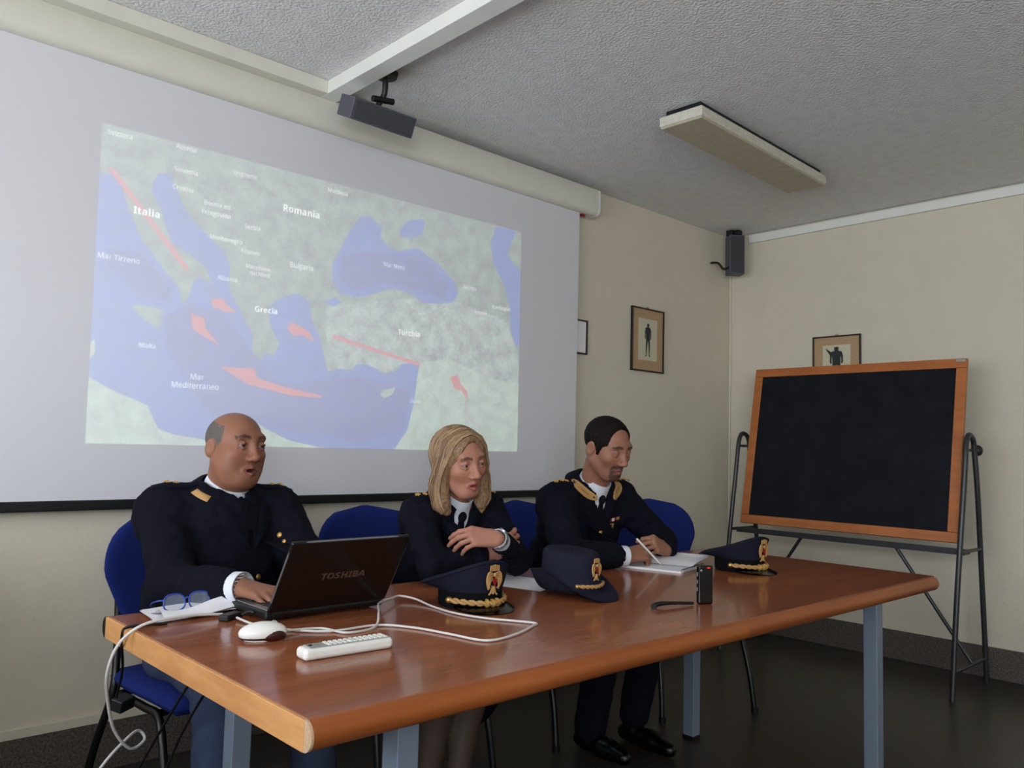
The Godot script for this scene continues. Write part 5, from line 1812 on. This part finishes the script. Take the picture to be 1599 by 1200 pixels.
	hx = Transform3D(rotd(7, -4, 7).scaled(Vector3.ONE * 1.0), Vector3(-3.276, 1.135, 1.005))
	o = {"skin": Color(0.385, 0.175, 0.118), "lips": Color(0.31, 0.075, 0.062), "brow": Color(0.085, 0.045, 0.030), "mouth": 0.003, "lid": 0.0015, "features": 1.06, "wide": 0.98, "neck": hx.affine_inverse() * (P.nb - P.frame.y * 0.03), "neckr": 0.86}
	mb = MB.new()
	bs = SDF.new(); core(bs, P)
	for l in [[Vector3(-3.30, 0.53, 0.70), Vector3(-3.39, 0.50, 1.10), Vector3(-3.455, 0.10, 1.10)], [Vector3(-3.15, 0.53, 0.70), Vector3(-3.28, 0.50, 1.12), Vector3(-3.375, 0.10, 1.15)]]:
		bs.cap(l[0], l[1], 0.072, 0.052, 0.02); bs.chain([l[1], l[1].lerp(l[2], 0.35), l[2]], [0.05, 0.052, 0.032], 0.02)
	bs.net(mb, 0.013, func(p: Vector3): return o.skin if p.y > 0.62 else Color(0.085, 0.055, 0.045))
	head_field(o).net(mb, 0.0025, skin_colours(o), hx)
	eyes(mb, hx, Color(0.03, 0.025, 0.022), Vector3(0.25, -0.05, 1), 1.06)
	bs = SDF.new()
	bs.cap(P.elL, P.wrL, 0.030, 0.0235, 0.01)
	hand(bs, P.wrL, Vector3(-0.80, 0.10, -0.42), Vector3(0.3, -0.62, -0.6), true, [[34, 22, 12], [40, 22, 12], [44, 24, 14], [46, 26, 14]], 0.96, 0.6, 0.25)
	bs.net(mb, 0.0027, o.skin, Transform3D.IDENTITY, AABB(P.wrL - Vector3(0.22, 0.14, 0.22), Vector3(0.30, 0.24, 0.30)))
	bs = SDF.new()
	bs.cap(P.elR, P.wrR, 0.030, 0.0235, 0.01)
	hand(bs, P.wrR, Vector3(0.80, 0.26, 0.02), Vector3(0.1, -0.25, -1.0), false, [[20, 26, 16], [24, 30, 18], [28, 32, 20], [32, 34, 20]], 0.90, 0.6, 0.6)
	bs.net(mb, 0.0027, o.skin, Transform3D.IDENTITY, AABB(P.wrR - Vector3(0.10, 0.10, 0.14), Vector3(0.34, 0.28, 0.26)))
	part("body", mb, skin, t)
	blonde_hair(t, hx)
	# skirt
	var sk := SDF.new()
	sk.squash(Vector3(-3.225, 0.56, 0.66), Vector3(-3.265, 0.525, 1.06), 0.165, 0.145, Vector3.UP, 0.55, 0.03)
	sk.squash(Vector3(-3.265, 0.52, 1.06), Vector3(-3.275, 0.40, 1.10), 0.14, 0.13, Vector3(0, 0, 1), 0.45, 0.03)
	mb = MB.new(); sk.net(mb, 0.012)
	part("skirt", mb, navy, t)
	shoe(t, Vector3(-3.455, 0.08, 1.10), Vector3(-3.49, 0, 1.3), 0.02); shoe(t, Vector3(-3.375, 0.08, 1.15), Vector3(-3.41, 0, 1.36), 0.02)
	# wrist watch
	var wd: Vector3 = (P.wrL - P.elL).normalized()
	var wb := Basis(wd.cross(Vector3.UP).normalized(), Vector3.ZERO, Vector3.ZERO)
	wb.y = wd; wb.z = wb.x.cross(wb.y); wb = wb.orthonormalized()
	mb = MB.new()
	mb.lathe(at(P.wrL + wd * 0.002, wb), [Vector2(0.0275, -0.010), Vector2(0.0305, -0.010), Vector2(0.0315, 0.0), Vector2(0.0305, 0.010), Vector2(0.0275, 0.010)], 28)
	for k in 16:
		var g := wb * Basis(Vector3.UP, TAU * k / 16.0)
		mb.box(at(P.wrL + wd * 0.002 + g.z * 0.0312, g), Vector3(0.0095, 0.018, 0.002), 0.0006, 1)
	var band := part("watch_strap", mb, M.silver, t)
	mb = MB.new()
	var wg := wb * Basis(Vector3.UP, deg_to_rad(150))
	var wdir := Vector3(-0.35, 0.75, 0.55); wdir = (wdir - wd * wdir.dot(wd)).normalized()
	mb.lathe(at(P.wrL + wd * 0.002 + wdir * 0.028, Basis(wd, wdir, wd.cross(wdir))), [Vector2(0, 0), Vector2(0.015, 0), Vector2(0.0155, 0.005), Vector2(0.013, 0.007), Vector2(0, 0.007)], 20)
	part("watch_case", mb, M.silver, band)

	# ---- the man writing
	t = person_node("dark-haired man with a goatee, looking down and writing in the notepad", Vector3(-2.48, 0, 0.80))
	P = {
		"frame": frame_of(-3, 16), "pel": Vector3(-2.44, 0.56, 0.66), "bel": Vector3(-2.46, 0.70, 0.74), "che": Vector3(-2.50, 0.875, 0.865), "nb": Vector3(-2.527, 1.045, 0.955),
		"rp": 0.180, "rb": 0.170, "rc": 0.182, "flat": 0.72, "ra": 0.071, "shR": Vector3(-2.712, 0.982, 0.93), "shL": Vector3(-2.345, 0.985, 0.945),
		"elR": Vector3(-2.83, 0.803, 1.10), "elL": Vector3(-2.20, 0.803, 1.06), "wrR": Vector3(-2.600, 0.787, 1.180), "wrL": Vector3(-2.315, 0.790, 1.165),
		"cuffshR": 0.045, "showshR": 0.016, "cuffshL": 0.02, "showshL": 0.0, "vr": 0.036, "vdrop": 0.16, "buttons": 2, "bstep": 0.075, "pips": 3, "seed": 15, "cloth": navy, "tie": tie, "collar": 0.062, "fold": 0.007}
	S = suit(t, P)
	collar_patches(t, S.field, P, true)
	var f: SDF = S.field
	var F: Basis = P.frame
	# medal ribbons over the left pocket
	for k in 4:
		mb = MB.new()
		patch(f, S.apex + F.x * (0.062 + k * 0.018) + F.y * (0.034 + k * 0.001), F.x, F.y, F.z, [[-0.0085, 0.0085, -0.006], [-0.0085, 0.0085, 0.006]], 2, 0.004, mb)
		part("medal_ribbon", mb, [M.red, M.paper, M.red, M.gold_thread][k], t)
	mb = MB.new()
	patch(f, S.apex + F.x * 0.075 + F.y * 0.006, F.x, F.y, F.z, [[-0.012, 0.012, -0.014], [-0.014, 0.014, 0.0], [-0.012, 0.012, 0.014]], 2, 0.005, mb)
	part("breast_badge", mb, M.gold_thread, t)
	hx = Transform3D(rotd(17, -4, 2).scaled(Vector3.ONE * 1.03), Vector3(-2.557, 1.198, 1.055))
	o = {"skin": Color(0.285, 0.130, 0.082), "lips": Color(0.19, 0.068, 0.055), "brow": Color(0.03, 0.022, 0.018), "stubble": 0.22, "goatee": true, "features": 1.07, "wide": 0.99, "lid": 0.006, "neck": hx.affine_inverse() * (P.nb - P.frame.y * 0.03)}
	mb = MB.new()
	bs = SDF.new(); core(bs, P); bs.net(mb, 0.014, o.skin)
	head_field(o).net(mb, 0.0026, skin_colours(o), hx)
	eyes(mb, hx, Color(0.02, 0.012, 0.008), Vector3(0.1, -0.5, 1), 1.07)
	bs = SDF.new()
	bs.cap(P.elR, P.wrR, 0.034, 0.0265, 0.01)
	hand(bs, P.wrR, Vector3(0.90, 0.10, 0.28), Vector3(0.10, -0.80, -0.50), false, [[34, 44, 20], [42, 50, 26], [52, 58, 34], [58, 60, 36]], 1.06, 0.7, 0.2)
	bs.net(mb, 0.0029, o.skin, Transform3D.IDENTITY, AABB(P.wrR - Vector3(0.08, 0.10, 0.16), Vector3(0.34, 0.24, 0.34)))
	bs = SDF.new()
	bs.cap(P.elL, P.wrL, 0.034, 0.0265, 0.01)
	hand(bs, P.wrL, Vector3(-0.85, 0.30, 0.10), Vector3(0.0, -0.5, -0.85), true, [[64, 78, 50], [68, 80, 50], [72, 82, 50], [74, 82, 50]], 1.0, 0.8, 0.2)
	bs.net(mb, 0.0032, o.skin, Transform3D.IDENTITY, AABB(P.wrL - Vector3(0.24, 0.10, 0.14), Vector3(0.32, 0.24, 0.32)))
	part("body", mb, skin, t)
	mb = MB.new()   # short dark hair
	hs = SDF.new()
	hs.noise = noise(90.0, 12, 3); hs.amp = 0.0022
	hs.ell(Vector3(0, 0.036, -0.014), Vector3(0.080, 0.083, 0.0975), 0.01)
	hs.ell(Vector3(0, 0.030, 0.122), Vector3(0.078, 0.088, 0.090), 0.008, Basis.IDENTITY, true)
	hs.ell(Vector3(0, -0.02, 0.110), Vector3(0.10, 0.075, 0.080), 0.008, Basis.IDENTITY, true)
	hs.ell(Vector3(0, -0.130, 0.035), Vector3(0.16, 0.115, 0.155), 0.012, Basis.IDENTITY, true)
	for d in [-1.0, 1.0]:
		hs.cap(Vector3(d * 0.071, 0.025, 0.022), Vector3(d * 0.070, -0.016, 0.020), 0.010, 0.006, 0.012)
		hs.ell(Vector3(d * 0.088, -0.016, -0.010), Vector3(0.016, 0.030, 0.022), 0.006, Basis.IDENTITY, true)
	hs.net(mb, 0.0032, func(p: Vector3): return Color(0.012, 0.009, 0.008) * (1.0 + sin(p.x * 700.0 + p.z * 300.0) * 0.25), hx)
	part("hair", mb, hm, t)
	trousers(t, navy, [[Vector3(-2.52, 0.545, 0.68), Vector3(-2.56, 0.53, 1.08), Vector3(-2.545, 0.09, 0.98)], [Vector3(-2.36, 0.545, 0.68), Vector3(-2.30, 0.53, 1.09), Vector3(-2.34, 0.12, 1.04)]], [0.086, 0.072, 0.062])
	shoe(t, Vector3(-2.545, 0.08, 0.98), Vector3(-2.56, 0, 1.2)); shoe(t, Vector3(-2.34, 0.08, 1.04), Vector3(-2.36, 0, 1.3))
	# his pen
	var pen := thing("pen", "white pen in the writing man's hand", "pen", Vector3(-2.48, TOP, 1.23))
	mb = MB.new()
	var tip := Vector3(-2.452, TOP + 0.0135, 1.243); var end := Vector3(-2.553, 0.852, 1.205)
	mb.tube([tip, tip.lerp(end, 0.10), tip.lerp(end, 0.14), end], [0.0008, 0.0030, 0.0040, 0.0040], 10)
	part("barrel", mb, M.plastic_white, pen)

func blonde_hair(t: Node3D, hx: Transform3D) -> void:
	var hs := SDF.new()
	hs.ell(Vector3(0, 0.036, -0.016), Vector3(0.084, 0.086, 0.104), 0.02)
	hs.cap(Vector3(0, 0.01, -0.060), Vector3(0, -0.125, -0.055), 0.062, 0.050, 0.03)
	for d in [-1.0, 1.0]:
		hs.chain([Vector3(d * 0.058, 0.055, 0.025), Vector3(d * 0.076, -0.01, 0.010), Vector3(d * 0.086, -0.075, 0.0), Vector3(d * 0.083, -0.130, 0.012), Vector3(d * 0.070, -0.160, 0.028)], [0.026, 0.026, 0.030, 0.028, 0.014], 0.025)
	hs.ell(Vector3(0.006, -0.010, 0.106), Vector3(0.058, 0.095, 0.084), 0.012, Basis.IDENTITY, true)
	hs.ell(Vector3(0, -0.120, 0.055), Vector3(0.058, 0.060, 0.075), 0.012, Basis.IDENTITY, true)
	var mb := MB.new()
	var nz := noise(120.0, 6, 2)
	var shade := func(p: Vector3) -> Color:
		var g := nz.get_noise_3d(p.x * 3.0, p.y * 0.25, p.z * 3.0)
		return Color(0.13, 0.072, 0.038).lerp(Color(0.34, 0.205, 0.115), clampf(0.5 + g * 1.1, 0.0, 1.0))
	hs.net(mb, 0.0034, shade, hx)
	# single locks lying on it
	var rg := RandomNumberGenerator.new(); rg.seed = 77
	for i in 340:
		var d := -1.0 if i % 2 == 0 else 1.0
		var back := pow(rg.randf(), 1.6)
		var start := Vector3(0.016, 0.12, lerpf(0.070, -0.08, back))
		var p2 := Vector3(d * lerpf(0.048, 0.06, back), 0.085, lerpf(0.062, -0.09, back))
		var p3 := Vector3(d * lerpf(0.090, 0.075, back), 0.01, lerpf(0.055, -0.10, back))
		var p4 := Vector3(d * lerpf(0.115, 0.06, back), -0.085, lerpf(0.045, -0.12, back))
		var p5 := Vector3(d * lerpf(0.085, 0.04, back), -0.17, lerpf(0.045, -0.09, back))
		var raw := curve([start, p2, p3, p4, p5], 4)
		var pts := []; var rs := []
		var cut := rg.randf_range(0.85, 1.0)
		for k in raw.size():
			if float(k) / (raw.size() - 1) > cut: break
			var q: Vector3 = raw[k]
			for it in 3:
				q -= hs.grad(q) * hs.d(q)
			var w := sin(k * 0.7 + i) * 0.0016
			pts.append(hx * (q + hs.grad(q) * (0.0012 + rg.randf() * 0.0015) + Vector3(0, 0, w)))
			rs.append(0.0021 * (1.0 - 0.55 * pow(float(k) / raw.size(), 3.0)))
		if pts.size() > 4:
			var g := rg.randf()
			mb.tube(pts, rs, 5, false, false, Color(0.12, 0.065, 0.034).lerp(Color(0.46, 0.30, 0.175), g * (0.55 + 0.45 * minf(1.0, i / 60.0))))
	var m := mat(Color.WHITE, 0.45, 0.0, 0.35); m.vertex_color_use_as_albedo = true
	part("hair", mb, m, t)
